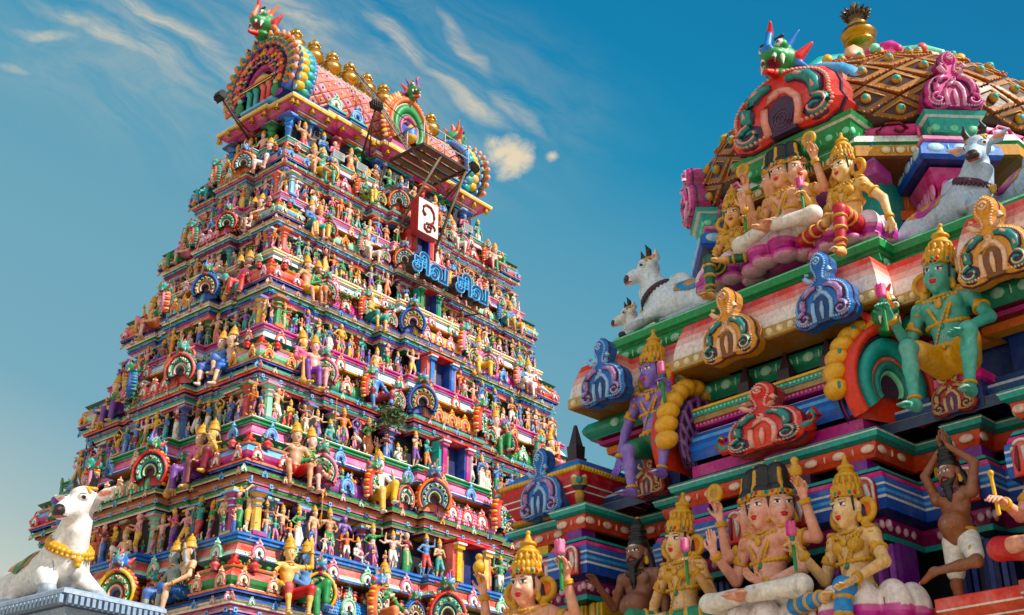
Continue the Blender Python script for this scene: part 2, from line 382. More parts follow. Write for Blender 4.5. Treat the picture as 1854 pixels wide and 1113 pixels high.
    # legs
    for i, side in enumerate((-1, 1)):
        k_, a_ = LEG[legs[i]] if isinstance(legs[i], str) else legs[i]; m = v3(side,1,1)
        hip = pel+v3(.088*side,0,-.01); kn = hip+v3(k_)*m; an = hip+v3(a_)*m
        B += [cap(hip, kn, .092, .058, sk, .04), ell(kn+v3(0,-.008,0), .058, sk, .02), cap(kn, kn+(an-kn)*.42, .054, .056, sk, .03), cap(kn+(an-kn)*.35, an, .055, .034, sk, .02)]
        flat = abs((an-kn)[2]) < .2
        fd = v3(.10*side,-1,-.1) if not flat else (an-kn)/np.linalg.norm(an-kn)*.8+v3(0,-.5,0)
        if 'foot%d' % i in o: fd = v3(o['foot%d' % i])
        fd = fd/np.linalg.norm(fd); dn = v3(0,0,-.035) if not flat else v3(0,0,0)
        B += [ell(an+dn-fd*.02, .042, sk, .03), cap(an+dn+fd*.02, an+dn*1.2+fd*.13, .040, .030, sk, .03)]
        if hi:
            tx = np.cross(fd, v3(0,0,1) if abs(fd[2]) < .8 else v3(0,1,0)); tx /= np.linalg.norm(tx)
            for j in range(5):
                q = (j-2)*.0165; p0 = an+dn*1.2+fd*(.135-.004*abs(j-1))+tx*q; B.append(cap(p0, p0+fd*(.04-.004*j*side), .0125, .0105, sk, .006))
                PA.append(ell(p0+fd*.045+v3(0,0,.01), .011, (.8,.72,.66,1)))
        if bands: K('anklet#%d' % i).append(tor(an-(an-kn)*.06, an-kn, .040, .013, GOLD))
        gar = garment
        if gar in ('dhoti','pants','long'):
            e = {'dhoti': .80, 'pants': .9, 'long': 1.}[gar]; t = an if gar != 'dhoti' else kn+(an-kn)*.25
            G += [cap(hip, kn, .112, .080, TINT, .05), cap(kn, kn+(t-kn)*(.9 if gar != 'dhoti' else 1), .078, .062 if gar != 'long' else .085, TINT, .04)]
        if gar in ('dhoti','pants','long','short') and not sit: e0 = hip+(kn-hip)*.66 if gar == 'short' else (kn+(an-kn)*({'dhoti': .22, 'pants': .82, 'long': .9}[gar])); GP.append(tor(e0, an-kn, .08, .026 if not hi else .02, o.get('hem', GOLD)))
        if gar == 'short': G.append(cap(hip, hip+(kn-hip)*.72, .116, .092, TINT, .05))
        elif gar == 'tights':
            G += [cap(hip, kn, .099, .066, TINT, .04), ell(kn, .066, TINT, .02), cap(kn, kn+(an-kn)*.42, .061, .064, TINT, .03), cap(kn+(an-kn)*.35, an-(an-kn)*.05, .063, .043, TINT, .02)]
            for q in (.55,.75): G.append(tor(hip+(kn-hip)*q, kn-hip, .098-.028*q, .012, GOLD))
            for q in (.2,.5,.8): G.append(tor(kn+(an-kn)*q, an-kn, .067-.02*q*q, .012, GOLD))
    if garment != 'none':
        G.append(ell(pel+v3(0,0,.02), (.178 if f else .165,.13,.105), TINT, .04))
        if garment == 'long' and not sit: G.append(cap(pel+v3(0,0,-.1), v3(0,.0,.10), .15, .15, TINT, .05))
        if sash and not sit: 
            sc = o.get('sash', PAL['gold']); GP.append(cap(pel+v3(0,-.16,.04), pel+v3(.01,-.18,-.5), .03, .05, sc))
        K('belt').append(tor(pel+v3(0,0,.085), (0,0,1), .128 if not belly else .13+belly*.4, .02, o.get('belt', GOLD), .0))
        if hi: 
            for j in range(9):
                a = math.pi*(j/8); K('belt').append(ell(pel+v3(.158*math.cos(a),-.138*math.sin(a)-.004,.07), (.019,.014,.026), GOLD, .006))
    # necklaces
    if bands or o.get('beads'):
        gc = o.get('beads', GOLD)
        if hi:
            for R_, dz, dy in ((.078,-.045,.0),(.105,-.085,-.012)):
                N = 22
                for j in range(N):
                    a = 2*math.pi*j/N; y = -math.sin(a); p = nb+v3(R_*1.15*math.cos(a), R_*.95*y+dy, dz*(.2-y*.9))
                    K('necklace').append(ell(p+v3(0,-.022*max(-y,0),0), .0165 if 'beads' in o else .014, gc, .0 if 'beads' in o else .012))
            if 'beads' not in o:
                K('necklace').append(ell(nb+v3(0,-.125,-.125), (.028,.016,.034), gc, .01))
                for j in range(30):
                    a = 2*math.pi*j/30; K('chest_band').append(ell(chest+v3(.158*math.cos(a), -.112*math.sin(a), -.07-.02*max(math.sin(a), 0)), (.017,.017,.016 if j % 3 else .021), GOLD, .012))
                for q in range(16):
                    t = q/15; K('sacred_thread').append(ell(chest+v3(.11-.20*t, -.098-.035*math.sin(t*3.1), .12-.40*t), (.009,.010,.014), GOLD, .012))
                for x in (-1, 1):
                    for q in range(9):
                        t = q/8; K('necklace').append(ell(chest+v3(x*(.13-.11*t),-.075-.045*math.sin(t*2.6),.13-.24*t), (.015,.013,.018), gc, .012))
                K('necklace').append(ell(chest+v3(0,-.118,-.12), (.022,.015,.03), PAL['teal'], .0))
                for x in (-1, 1):
                    for q in range(3): K('necklace').append(ell(chest+v3(x*(.175+.02*q),-.015,.165-.055*q), (.045-.006*q,.05,.022), gc, .015))
        else:
            K('necklace').extend([tor(nb+v3(0,-.02,-.03), (0,.35,1), .075, .02, gc), tor(chest+v3(0,-.065,.07), (0,.8,.6), .085, .013, gc)])
    if shirt and hi is False: pass
    # heads
    s = 1.26 if hi else 1.24
    R = rotm(*look); heads = [(hc, R, 0)]
    if extra_heads:
        for x in (-1, 1): heads.append((hc+v3(.128*x,.045,.0), rotm(look[0]+x*.95, look[1], 0), x))
    for C, R, x in heads:
        head(B, PA, C, R, s, hi, o); T = lambda *p: C+s*(R@v3(*p)); E = lambda L, p, r, c, k=.01: L.append(ell(T(*p), v3(*r)*s, c, k, R))
        U = R@v3(0,0,1)
        if crown in ('tall','bun'):
            hcx = BLK if crown == 'bun' else GOLD
            CR.append(tor(T(0,.005,.072), U, .079*s, .021*s, GOLD, .01)); E(CR, (0,.01,.10), (.088,.095,.06), hcx, .01)
            if crown == 'tall':
                q_ = 1. if hi else .72; CR += [cap(T(0,.012,.10), T(0,.016,.10+.1*q_), .080*s, .060*s, GOLD, .01), tor(T(0,.016,.10+.105*q_), U, .055*s, .018*s, GOLD, .008), cap(T(0,.016,.10+.11*q_), T(0,.018,.10+.155*q_), .050*s, .040*s, GOLD, .006),
                       tor(T(0,.018,.10+.162*q_), U, .040*s, .014*s, GOLD, .006), cap(T(0,.018,.10+.17*q_), T(0,.018,.10+.225*q_), .032*s, .011*s, GOLD, .01), ell(T(0,.018,.10+.235*q_), .016*s, GOLD, .004)]
            else:
                CR += [cap(T(0,.012,.10), T(0,.016,.22), .078*s, .070*s, BLK, .01), cap(T(0,.016,.22), T(0,.018,.25), .05*s, .03*s, GOLD, .006), cap(T(0,.018,.25), T(0,.018,.30), .022*s, .006*s, GOLD, .006)]
                CR += [cap(T(0,-.075,.10), T(0,-.055,.225), .012*s, .010*s, GOLD), tor(T(0,.016,.222), U, .06*s, .009*s, GOLD, .0)]
            if hi:
                for j in range(11):
                    a = math.pi*(j/10); c2 = PAL['red'] if j % 3 == 1 else (PAL['teal'] if j % 3 == 2 else GOLD)
                    E(CR, (.098*math.cos(a),-.098*math.sin(a)+.005,.078), (.011,.011,.013), c2, 0)
                    (E(CR, (.088*math.cos(a),-.09*math.sin(a)+.008,.115), (.016,.013,.03), GOLD, .006) if crown == 'tall' else None)
                if crown == 'tall':
                    for j in range(12):
                        a = 2*math.pi*j/12; E(CR, (.075*math.cos(a),.075*math.sin(a)+.014,.165), (.014,.014,.03), GOLD, .006)
        elif crown == 'cap': E(CR, (0,.012,.07), (.088,.1,.075), o.get('cap', PAL['red']), .01); E(CR, (.02,.03,.13), (.05,.05,.05), o.get('cap', PAL['red']), .02)
        elif crown == 'bald': pass
        elif crown == 'topknot':
            E(CR, (0,.02,.065), (.087,.1,.075), BLK); CR += [cap(T(0,.01,.12), T(0,.02,.21), .062*s, .056*s, BLK, .02), cap(T(0,.02,.2), T(0,.02,.27), .05*s, .028*s, BLK, .02)]
            if hi: CR += [tor(T(0,.015,.13), U, .066*s, .014*s, BLK, .006), tor(T(0,.02,.18), U, .06*s, .013*s, BLK, .006), tor(T(0,.02,.225), U, .046*s, .012*s, BLK, .006), ell(T(0,.02,.29), .02*s, GOLD, .005)]
        if crown in ('bald',): pass
        elif hair == 'long':
            hcol = o.get('hair', BLK)
            HR += [ell(T(0,.035,.01), v3(.092,.082,.10)*s, hcol, .02, R)] + [cap(T(.07*q,.05,-.03), T(.11*q,.06,-.16), .045*s, .03*s, hcol, .03) for q in (-1, 1) if not extra_heads]
        elif hair == 'short': HR += [ell(T(0,.028,.035), v3(.088,.092,.092)*s, o.get('hair', BLK), .02, R)]
        elif hair == 'bun': HR += [ell(T(0,.03,.025), v3(.088,.088,.095)*s, BLK, .02, R), ell(T(0,.11,-.0), v3(.05,.05,.05)*s, BLK, .02, R)]
        if hi and hair != 'none' and crown in ('tall','bun'):
            HR += [cap(T(.078*q,-.035,.06), T(.078*q,-.03,-.03), .009*s, .006*s, BLK, .004) for q in (-1, 1)] + [cap(T(.078*math.cos(a),-.082*math.sin(a)+.0,.066), T(.078*math.cos(a+.32),-.082*math.sin(a+.32),.066), .012*s, .012*s, BLK, .004) for a in (.1,.42,.74,1.06,1.38,1.7,2.02,2.34,2.66)]
        if beard:
            HR += [cap(T(0,-.075,-.105), T(0,-.07,-.105-beard*.55), .038*s, .032*s, BLK, .03), cap(T(0,-.07,-.11-beard*.5), T(0,-.055,-.11-beard), .03*s, .012*s, BLK, .02)] + [cap(T(.062*q,-.03,-.035), T(.03*q,-.075,-.10), .018*s, .028*s, BLK, .02) for q in (-1, 1)]
        if beard or mous: HR += [cap(T(0,-.103,-.05), T(.035*q,-.087,-.062), .009*s, .008*s, BLK, .004) for q in (-1, 1)]
        if hi and halo:
            for q in (-1, 1):                                       # big disc ornaments behind the ears
                if x and q != x: continue
                CR += [tor(T(.115*q,.035,-.03), R@v3(0,1,0), .062*s, .020*s, GOLD, .008), ell(T(.115*q,.045,-.03), v3(.062,.014,.062)*s, o.get('disc', PAL['orange']), .0, R)]
                CR += [cap(T(.10*q,.03,-.10), T(.125*q,.03,-.19), .03*s, .022*s, GOLD, .02)]
    # things held become part of the hand ornament
    for i, hname in enumerate(hold):
        if not hname or i >= len(grips): continue
        g, d = grips[i]
        if hname == 'lotus':
            HO.setdefault(hname+'#%d' % i, []).extend([cap(g+v3(0,-.0,-.16), g+v3(0,-.01,.10), .014, .014, PAL['green']), cap(g+v3(0,-.01,.08), g+v3(0,-.015,.14), .02, .036, PAL['teal'], .01)] + [cap(g+v3(.02*math.cos(a),-.015+.02*math.sin(a),.12), g+v3(.03*math.cos(a),-.015+.03*math.sin(a),.205), .022, .012, PAL['rose'] if j % 2 else PAL['pink'], .006) for j, a in enumerate(np.arange(7)*.9)])
        elif hname == 'club': HO.setdefault(hname+'#%d' % i, []).extend([cap(g+v3(0,0,.06), v3(g[0]*1.1, g[1]-.05, .25 if not sit else -.3), .022, .05, PAL['ochre']), ell(v3(g[0]*1.1, g[1]-.05, .2 if not sit else -.34), .085, PAL['ochre'], .03)])
        elif hname == 'spear': HO.setdefault(hname+'#%d' % i, []).extend([cap(g+v3(0,0,-.55), g+v3(0,0,.55), .016, .016, PAL['ochre']), ell(g+v3(0,0,.62), (.035,.015,.1), PAL['yellow'], .01)])
        elif hname == 'pot': HO.setdefault(hname+'#%d' % i, []).extend([ell(g+v3(0,-.03,.05), (.08,.08,.07), PAL['yellow'], .01), tor(g+v3(0,-.03,.12), (0,0,1), .045, .016, PAL['ochre'], .01)])
        elif hname == 'rod': HO.setdefault('rod#%d' % i, []).extend([cap(g+v3(0,0,-.08), g+v3(0,-.02,.2), .016, .012, PAL['yellow']), ell(g+v3(0,-.02,.21), .022, PAL['gold'])])
        elif hname == 'flute': HO.setdefault(hname+'#%d' % i, []).extend([cap(g+v3(-.3,0,0), g+v3(.3,0,.0), .014, .014, PAL['brown'])])
        elif hname == 'disc': HO.setdefault(hname+'#%d' % i, []).extend([tor(g+v3(0,0,.14), (0,1,0), .06, .022, GOLD, .01), ell(g+v3(0,0,.14), (.06,.014,.06), PAL['tan']), cap(g, g+v3(0,0,.09), .014, .012, PAL['skin'])])
        elif hname == 'vase': HO.setdefault(hname+'#%d' % i, []).extend([cap(g+v3(0,-.01,.02), g+v3(0,-.01,.08), .014, .014, GOLD), ell(g+v3(0,-.01,.13), (.05,.05,.055), GOLD, .01), cap(g+v3(0,-.01,.18), g+v3(0,-.01,.21), .022, .032, GOLD, .01)])
        elif hname == 'drum': HO.setdefault(hname+'#%d' % i, []).extend([cap(g+v3(.12,-.04,0), g+v3(-.28,-.04,0), .09, .09, PAL['brown'], .0)])
    parts = {'body': sculpt(name+'_body', B, h, PA, mat)}
    if G: parts['garment'] = sculpt(name+'_garment', G, h, GP, mat)
    if CR: parts['crown' if crown in ('tall','bun') else 'headdress'] = sculpt(name+'_crown', CR, h*.9, [], mat)
    if HR: parts['hair'] = sculpt(name+'_hair', HR, h, [], mat)
    if h < .03:
        for k_, L in J.items(): parts[k_] = sculpt(k_.split('#')[0], L, h*.85 if hi else .0145, [], mat)
    elif J: parts['jewellery'] = sculpt(name+'_jewellery', sum(J.values(), []), h*.72, [], mat)
    for k_, L in HO.items(): parts[k_] = sculpt(k_.split('#')[0], L, min(h*.8, .011), [], mat)
    return parts
def place_figure(parts, M, label, skin, cloth, group=None, name='statue', cat='statue'):
    t = thing(name, label, cat, M, group)
    for k, me in parts.items():
        c = link(k.split('#')[0], me, t)
        if k == 'body': c['paint'] = list(skin[:3])
        if k == 'garment': c['paint'] = list(cloth[:3])
    return t
# ------------------------------------------------------------------ ornament shapes shared by both buildings
P_ = PAL
def horseshoe(w, h, n=28, open_=.62, pinch=.82):
    """(x,z) points of a horseshoe from the left foot over the top to the right foot"""
    out = []
    for i in range(n+1):
        a = math.radians(-38+256*i/n); r = 1+.10*max(0, math.sin(a))**6
        x = -math.cos(a)*w*.5*r; z = h*.40+math.sin(a)*h*.5*r
        out.append((x, max(z, 0)))
    return out
def nasi(w, h, cols, depth=.3, inner=.34, scallop=None, n=28, flames=None, back=None, scroll=None):
    """arched gable: nested raised bands around a niche; faces -Y, foot at z=0"""
    mb = MB(); k = len(cols); base = horseshoe(w, h, n)
    cx, cz = 0, h*.36
    rings = []
    W_ = [.20,.10,.34,.12,.16,.08][:k]; W_ = [sum(W_[:q])/sum(W_) for q in range(k+1)]
    for j in range(k+1):
        f = 1-(1-inner)*W_[j]; rings.append([(cx+(x-cx)*f, cz+(z-cz)*f if z > 0 or f == 1 else max(cz+(z-cz)*f, 0)) for x, z in base])
    for j in range(k):
        d0 = -depth*(.9,.62,.85,.6,.72,.5)[min(j,5)]
        A, B = rings[j], rings[j+1]; mid = [((a[0]+b[0])/2, (a[1]+b[1])/2) for a, b in zip(A, B)]
        V = [(x, 0 if j == 0 else -depth*.35, z) for x, z in A]+[(x, d0, z) for x, z in A]+[(x, d0-depth*.14, z) for x, z in mid]+[(x, d0, z) for x, z in B]+[(x, -depth*.2, z) for x, z in B]
        m = n+1; F = []
        for r in range(4):
            for i in range(n): F.append((r*m+i, r*m+i+1, (r+1)*m+i+1, (r+1)*m+i))
        mb.add(V, F, cols[j], True)
    mb.add([(x, -depth*.3, z) for x, z in rings[-1]], [tuple(range(n+1))[::-1]], back or P_['plum'])
    mb.add([(x, 0, z) for x, z in base], [tuple(range(n+1))], cols[0])
    if scroll:
        A, B = rings[2], rings[3]
        for i in range(1, n):
            p = Vector(((A[i][0]+B[i][0])/2, -depth*1.0, (A[i][1]+B[i][1])/2)); q = w*.045
            mb.blob(p, (q*1.1,depth*.16,q*1.1), scroll[i % len(scroll)], 6, 4); mb.blob(p+Vector((q*.4,-depth*.12,q*.3)), (q*.5,depth*.1,q*.5), scroll[(i+1) % len(scroll)], 5, 4)
            A2, B2 = rings[min(4,k)], rings[min(5,k)]
            mb.blob(((A2[i][0]+B2[i][0])/2, -depth*.75, (A2[i][1]+B2[i][1])/2), (w*.025,depth*.2,w*.025), scroll[-1], 5, 4)
    if scallop:
        for i in range(0, n+1, 1):
            x, z = base[i]; mb.blob((x*1.01, -depth*.35, cz+(z-cz)*1.01 if z > 0 else z), (w*.055, depth*.42, w*.055), scallop[i % len(scallop)], 6, 4)
    if flames:
        for i in range(1, n, 1):
            x, z = base[i]; d = Vector((x-cx, 0, z-cz)).normalized(); p = Vector((x, -depth*.3, z))
            mb.tube([p-d*w*.03, p+d*w*.07, p+d*w*.16+Vector((.02*w, 0, 0))], [w*.055, w*.05, w*.008], flames[i % len(flames)], 5)
    return mb
def yali(name, h, cA, cB, cC=P_['magenta'], res=None, mat='paint'):
    """grinning horned guardian head, about 1 unit tall, faces -Y, chin at z=0"""
    E, Cp = ell, cap; w, r, t = P_['white'], P_['red'], P_['maroon']
    pr = [E((0,.05,.52), (.30,.30,.27), cA, .06), E((0,-.20,.50), (.22,.20,.14), cA, .06), E((0,-.30,.52), (.13,.10,.10), cB, .04), E((0,-.02,.18), (.20,.22,.10), cA, .05), Cp((0,-.1,.2), (0,-.42,.10), .10, .05, r, .02)]
    for x in (-1, 1):
        pr += [E((.17*x,-.16,.68), .105, cA, .03), E((.17*x,-.215,.69), .075, w, .0), Cp((.14*x,.05,.75), (.34*x,.14,1.05), .07, .02, cB, .03), Cp((.3*x,.1,.5), (.52*x,.2,.72), .10, .03, r, .03), Cp((.28*x,.1,.38), (.44*x,.16,.24), .08, .02, cB, .03),
               Cp((.12*x,-.34,.40), (.13*x,-.36,.26), .035, .01, w), Cp((.2*x,-.22,.40), (.22*x,-.26,.22), .04, .01, w), E((.07*x,-.38,.57), .045, cB, .01), Cp((.1*x,-.22,.80), (.22*x,-.18,.84), .03, .03, BLK)]
    pr += [Cp((0,-.34,.62), (0,-.22,1.0), .07, .05, cB, .04), Cp((0,-.22,.95), (.08,-.3,1.12), .06, .03, r, .03), Cp((0,0,.75), (0,.1,1.0), .12, .05, cC, .05)]
    pa = [E((.17*x,-.275,.69), .035, BLK) for x in (-1, 1)]+[E((0,-.30,.32), (.19,.2,.075), t)]
    s = lambda q: q
    return sculpt(name, pr, res or .055, pa, mat)
def kudu_small(cols, w=.5):
    """little arch plaque with curled feet and a bud on top, faces -Y, foot at 0, about 1.35 w tall"""
    mb = nasi(w, w, cols, w*.22, .28, None, 14)
    for x in (-1, 1):
        mb.blob((x*w*.42, -w*.13, w*.10), (w*.14, w*.13, w*.13), cols[0], 7, 5); mb.blob((x*w*.42, -w*.2, w*.10), (w*.07, w*.1, w*.07), cols[1], 6, 4)
        mb.blob((x*w*.17, -w*.1, w*1.0), (w*.10, w*.1, w*.08), cols[-1], 6, 4)
    mb.lathe([(w*.10, w*.92), (w*.17, w*1.06), (w*.11, w*1.16), (w*.02, w*1.34)], cols[0], 7, M=Matrix.Translation((0, -w*.1, 0)))
    mb.blob((0, -w*.26, w*1.06), (w*.06, w*.07, w*.06), cols[-1], 6, 4)
    return mb
def pilaster(w, h, c1, c2, c3, n=8):
    mb = MB(); r = w*.5
    mb.box(-r*1.25, r*1.25, -r*1.25, r*1.25, 0, h*.07, c3); mb.box(-r*1.1, r*1.1, -r*1.1, r*1.1, h*.07, h*.10, c2)
    mb.lathe([(r*.95, h*.10), (r*.8, h*.14), (r*.74, h*.60), (r*.95, h*.62), (r*.95, h*.645), (r*.7, h*.66), (r*.75, h*.70), (r*1.12, h*.75), (r*1.1, h*.78), (r*.8, h*.80), (r*1.2, h*.86), (r*1.5, h*.885)],
             [c1, c1, c1, c2, c2, c1, c1, c2, c3, c1, c1], n, smooth=False)
    mb.box(-r*1.55, r*1.55, -r*1.55, r*1.55, h*.885, h*.93, c2); mb.box(-r*1.1, r*1.1, -r*1.1, r*1.1, h*.93, h, c3)
    return mb
def barrel(L, r, cs, mode='rib', n=10):
    """half-round roof along X, faces -Y; mode rib: crossways ribs, scale: overlapping tiles, stripe: lengthways bands"""
    mb = MB(); m = max(int(L/(r*.22)), 4) if mode != 'stripe' else 1; A = [math.radians(-22+130*i/n) for i in range(n+1)]
    P = lambda x, a, q=1.: (x, -math.cos(a)*r*q, math.sin(a)*r*q+r*.38)
    for j in range(m):
        x0, x1 = -L/2+L*j/m, -L/2+L*(j+1)/m; xm = (x0+x1)/2
        for i in range(n):
            if mode == 'rib':
                mb.add([P(x0,A[i]), P(xm,A[i],1.07), P(x1,A[i]), P(x0,A[i+1]), P(xm,A[i+1],1.07), P(x1,A[i+1])], [(0,1,4,3),(1,2,5,4)], [cs[0], cs[1] if j % 2 else cs[0]], True)
            elif mode == 'scale':
                o = (x1-x0)*.5*(i % 2)
                mb.add([P(x0+o,A[i],1.07), P(x1+o,A[i],1.07), P(x1+o,A[i+1],1.0), P(x0+o,A[i+1],1.0), P((x0+x1)/2+o,A[i]-.10,1.08)], [(4,1,2,3,0)], cs[(i+j) % len(cs)])
            else: mb.add([P(x0,A[i],1.+.03*(i % 2)), P(x1,A[i],1.+.03*(i % 2)), P(x1,A[i+1],1.+.03*(i % 2)), P(x0,A[i+1],1.+.03*(i % 2))], [(0,1,2,3)], cs[i % len(cs)])
    for x, f in ((-L/2, 1), (L/2, -1)): mb.add([P(x, a) for a in A]+[(x, 0, 0)], [tuple(range(n+2))[::f]], cs[0])
    return mb
def bands(z, lst):
    """[(height, offset, colour, round?)] -> profile"""
    out = []
    for q in lst:
        dz, o, c = q[:3]; c = P_[c] if isinstance(c, str) else c
        if len(q) > 3:
            for t in range(6): out.append((o+dz*q[3]*math.sin(math.pi*t/5), z+dz*t/5, c))
        else: out += [(o, z, c), (o, z+dz, c)]
        z += dz
    return out
def kalasam(s, c=GOLD, n=20):
    mb = MB(); pr = [(.16,0),(.2,.03),(.12,.08),(.10,.13),(.22,.19),(.34,.30),(.36,.40),(.30,.52),(.35,.53),(.28,.58),(.14,.64),(.12,.70),(.20,.72),(.21,.75),(.13,.78),(.13,.83),(.20,.87),(.22,.93),(.15,1.0),(.08,1.06),(.02,1.17)]
    mb.lathe([(r*s, z*s) for r, z in pr], c, n)
    for i in range(9):
        a = 2*math.pi*i/9; mb.blob((.2*s*math.cos(a), .2*s*math.sin(a), .86*s), .045*s, c, 6, 4)
    return mb
# ------------------------------------------------------------------ the great gateway tower
TC = Matrix.Translation((-6.6, 47.9, 0)) @ Matrix.Rotation(math.radians(49.7), 4, 'Z')
LV = [6.0, 10.23, 14.26, 17.94, 21.25, 24.0, 26.9]; EAVE = 29.4
_DL = dict(zip(LV, (0,0,.15,.35,.65,.85,.95)))
dlf = lambda h: _DL.get(h, 0)                 # the short side is not centred: its far end steps in more
hxf = lambda h: 8.1-(h-17.9)*.187; hyf = lambda h: 4.7-(h-17.9)*.20-dlf(h)/2
cyf = lambda h: -dlf(h)/2
RZL = Matrix.Rotation(math.radians(-90), 4, 'Z')
def onface(F, u, out, z, hx, hy, cy=0.):
    return Matrix.Translation((u, -hy-out+cy, z)) if F == 'R' else Matrix.Translation((-hx-out, -u+cy, z)) @ RZL
def plan(hx, hy, R, L, cy=0.):
    """R, L: [(f0, f1, projection)] along each face; returns a closed outline"""
    def side(half, bays): 
        pts = []; 
        for f0, f1, p in bays: pts += [(-half+2*half*f0-(p if f0 <= 0 else 0), p), (-half+2*half*f1+(p if f1 >= 1 else 0), p)]
        return pts
    out = []
    def dedupe(pts): 
        r = []
        for q in pts:
            if not r or (abs(q[0]-r[-1][0])+abs(q[1]-r[-1][1])) > 1e-4: r.append(q)
        if abs(r[0][0]-r[-1][0])+abs(r[0][1]-r[-1][1]) < 1e-4: r.pop()
        return r
    r = side(hx, R); l = side(hy, L)
    out += [(u, -hy-p) for u, p in r]+[(hx+p, u) for u, p in l]+[(-u, hy+p) for u, p in r]+[(-hx-p, -u) for u, p in l]
    return dedupe([(x, y+cy) for x, y in out])
def fill(aed, proj0=0.):
    """aedicule list (one half, fractions) -> full face bays with recesses between"""
    out = []; cur = 0.
    full = aed+[(1-b, 1-a, p) for a, b, p in reversed(aed) if b < .5]
    for a, b, p in full:
        if a > cur+1e-5: out.append((cur, a, proj0))
        out.append((a, b, p)); cur = b
    if cur < 1: out.append((cur, 1., proj0))
    return out
tower = thing('temple_tower', 'towering painted temple gateway crowded with statues, stepped ledges and a barrel roof', 'temple tower', TC)
ORN = {}                                       # kind -> [(mesh, matrix, parent, paint)]
def orn(kind, me, M, parent): ORN.setdefault(kind, []).append((me, M, parent))
_mc = {}
def cached(key, fn):
    if key not in _mc: _mc[key] = fn()
    return _mc[key]
TH = [dict(led='blue', led2='royal', kap='coral', kap2='mint', lip='blue', wall='plum', cor=('magenta','white','turq','royal','pink')),
      dict(led='green', led2='turq', kap='pink', kap2='rose', lip='royal', wall='navy', cor=('ochre','maroon','white','green','rose')),
      dict(led='magenta', led2='pink', kap='white', kap2='sky', lip='ochre', wall='maroon', cor=('navy','coral','white','turq','magenta')),
      dict(led='cream', led2='yellow', kap='white', kap2='sky', lip='ochre', wall='plum', cor=('green','white','rose','royal','turq')),
      dict(led='rose', led2='white', kap='lilac', kap2='white', lip='maroon', wall='navy', cor=('turq','white','magenta','maroon','blue')),
      dict(led='turq', led2='cream', kap='white', kap2='coral', lip='royal', wall='maroon', cor=('blue','coral','white','turq','rose'))]
BR = ['yellow','green','pink','blue','coral','turq','magenta','orange','purple','sky','red','mint']
ARCHC = [('red','dark','turq','navy','green','maroon'), ('coral','plum','teal','white','magenta','teal'), ('yellow','dark','leaf','maroon','coral','blue'), ('royal','navy','ochre','coral','purple','dark'), ('pink','plum','mint','green','maroon','cream'), ('orange','dark','sky','purple','green','maroon')]
KUC = [('pink','green','white'),('mint','coral','white'),('sky','white','blue'),('salmon','blue','cream'),('coral','mint','white'),('yellow','blue','orange')]
YAL = [yali('guardian_head', 1, P_[a], P_[b], P_[c], .07) for a, b, c in (('green','blue','magenta'), ('turq','green','rose'), ('blue','teal','coral'))]
for m_ in YAL: m_.shade_smooth()
SCAL = [('yellow','red'), ('turq','green'), ('orange','coral'), ('blue','teal'), ('red','yellow')]
def small_arch(i, w):
    """small gable with a guardian head: one mesh shared by all of its colouring"""
    cs = [P_[c] for c in ARCHC[i % len(ARCHC)]]
    return nasi(w, w*1.1, cs, w*.28, .22, [P_[c] for c in SCAL[i % len(SCAL)]], 20, scroll=[cs[(2+i) % len(cs)], P_['mint'], P_['dgreen'], P_['cream']])
slots_small = []; slots_big = []              # where statues stand and sit
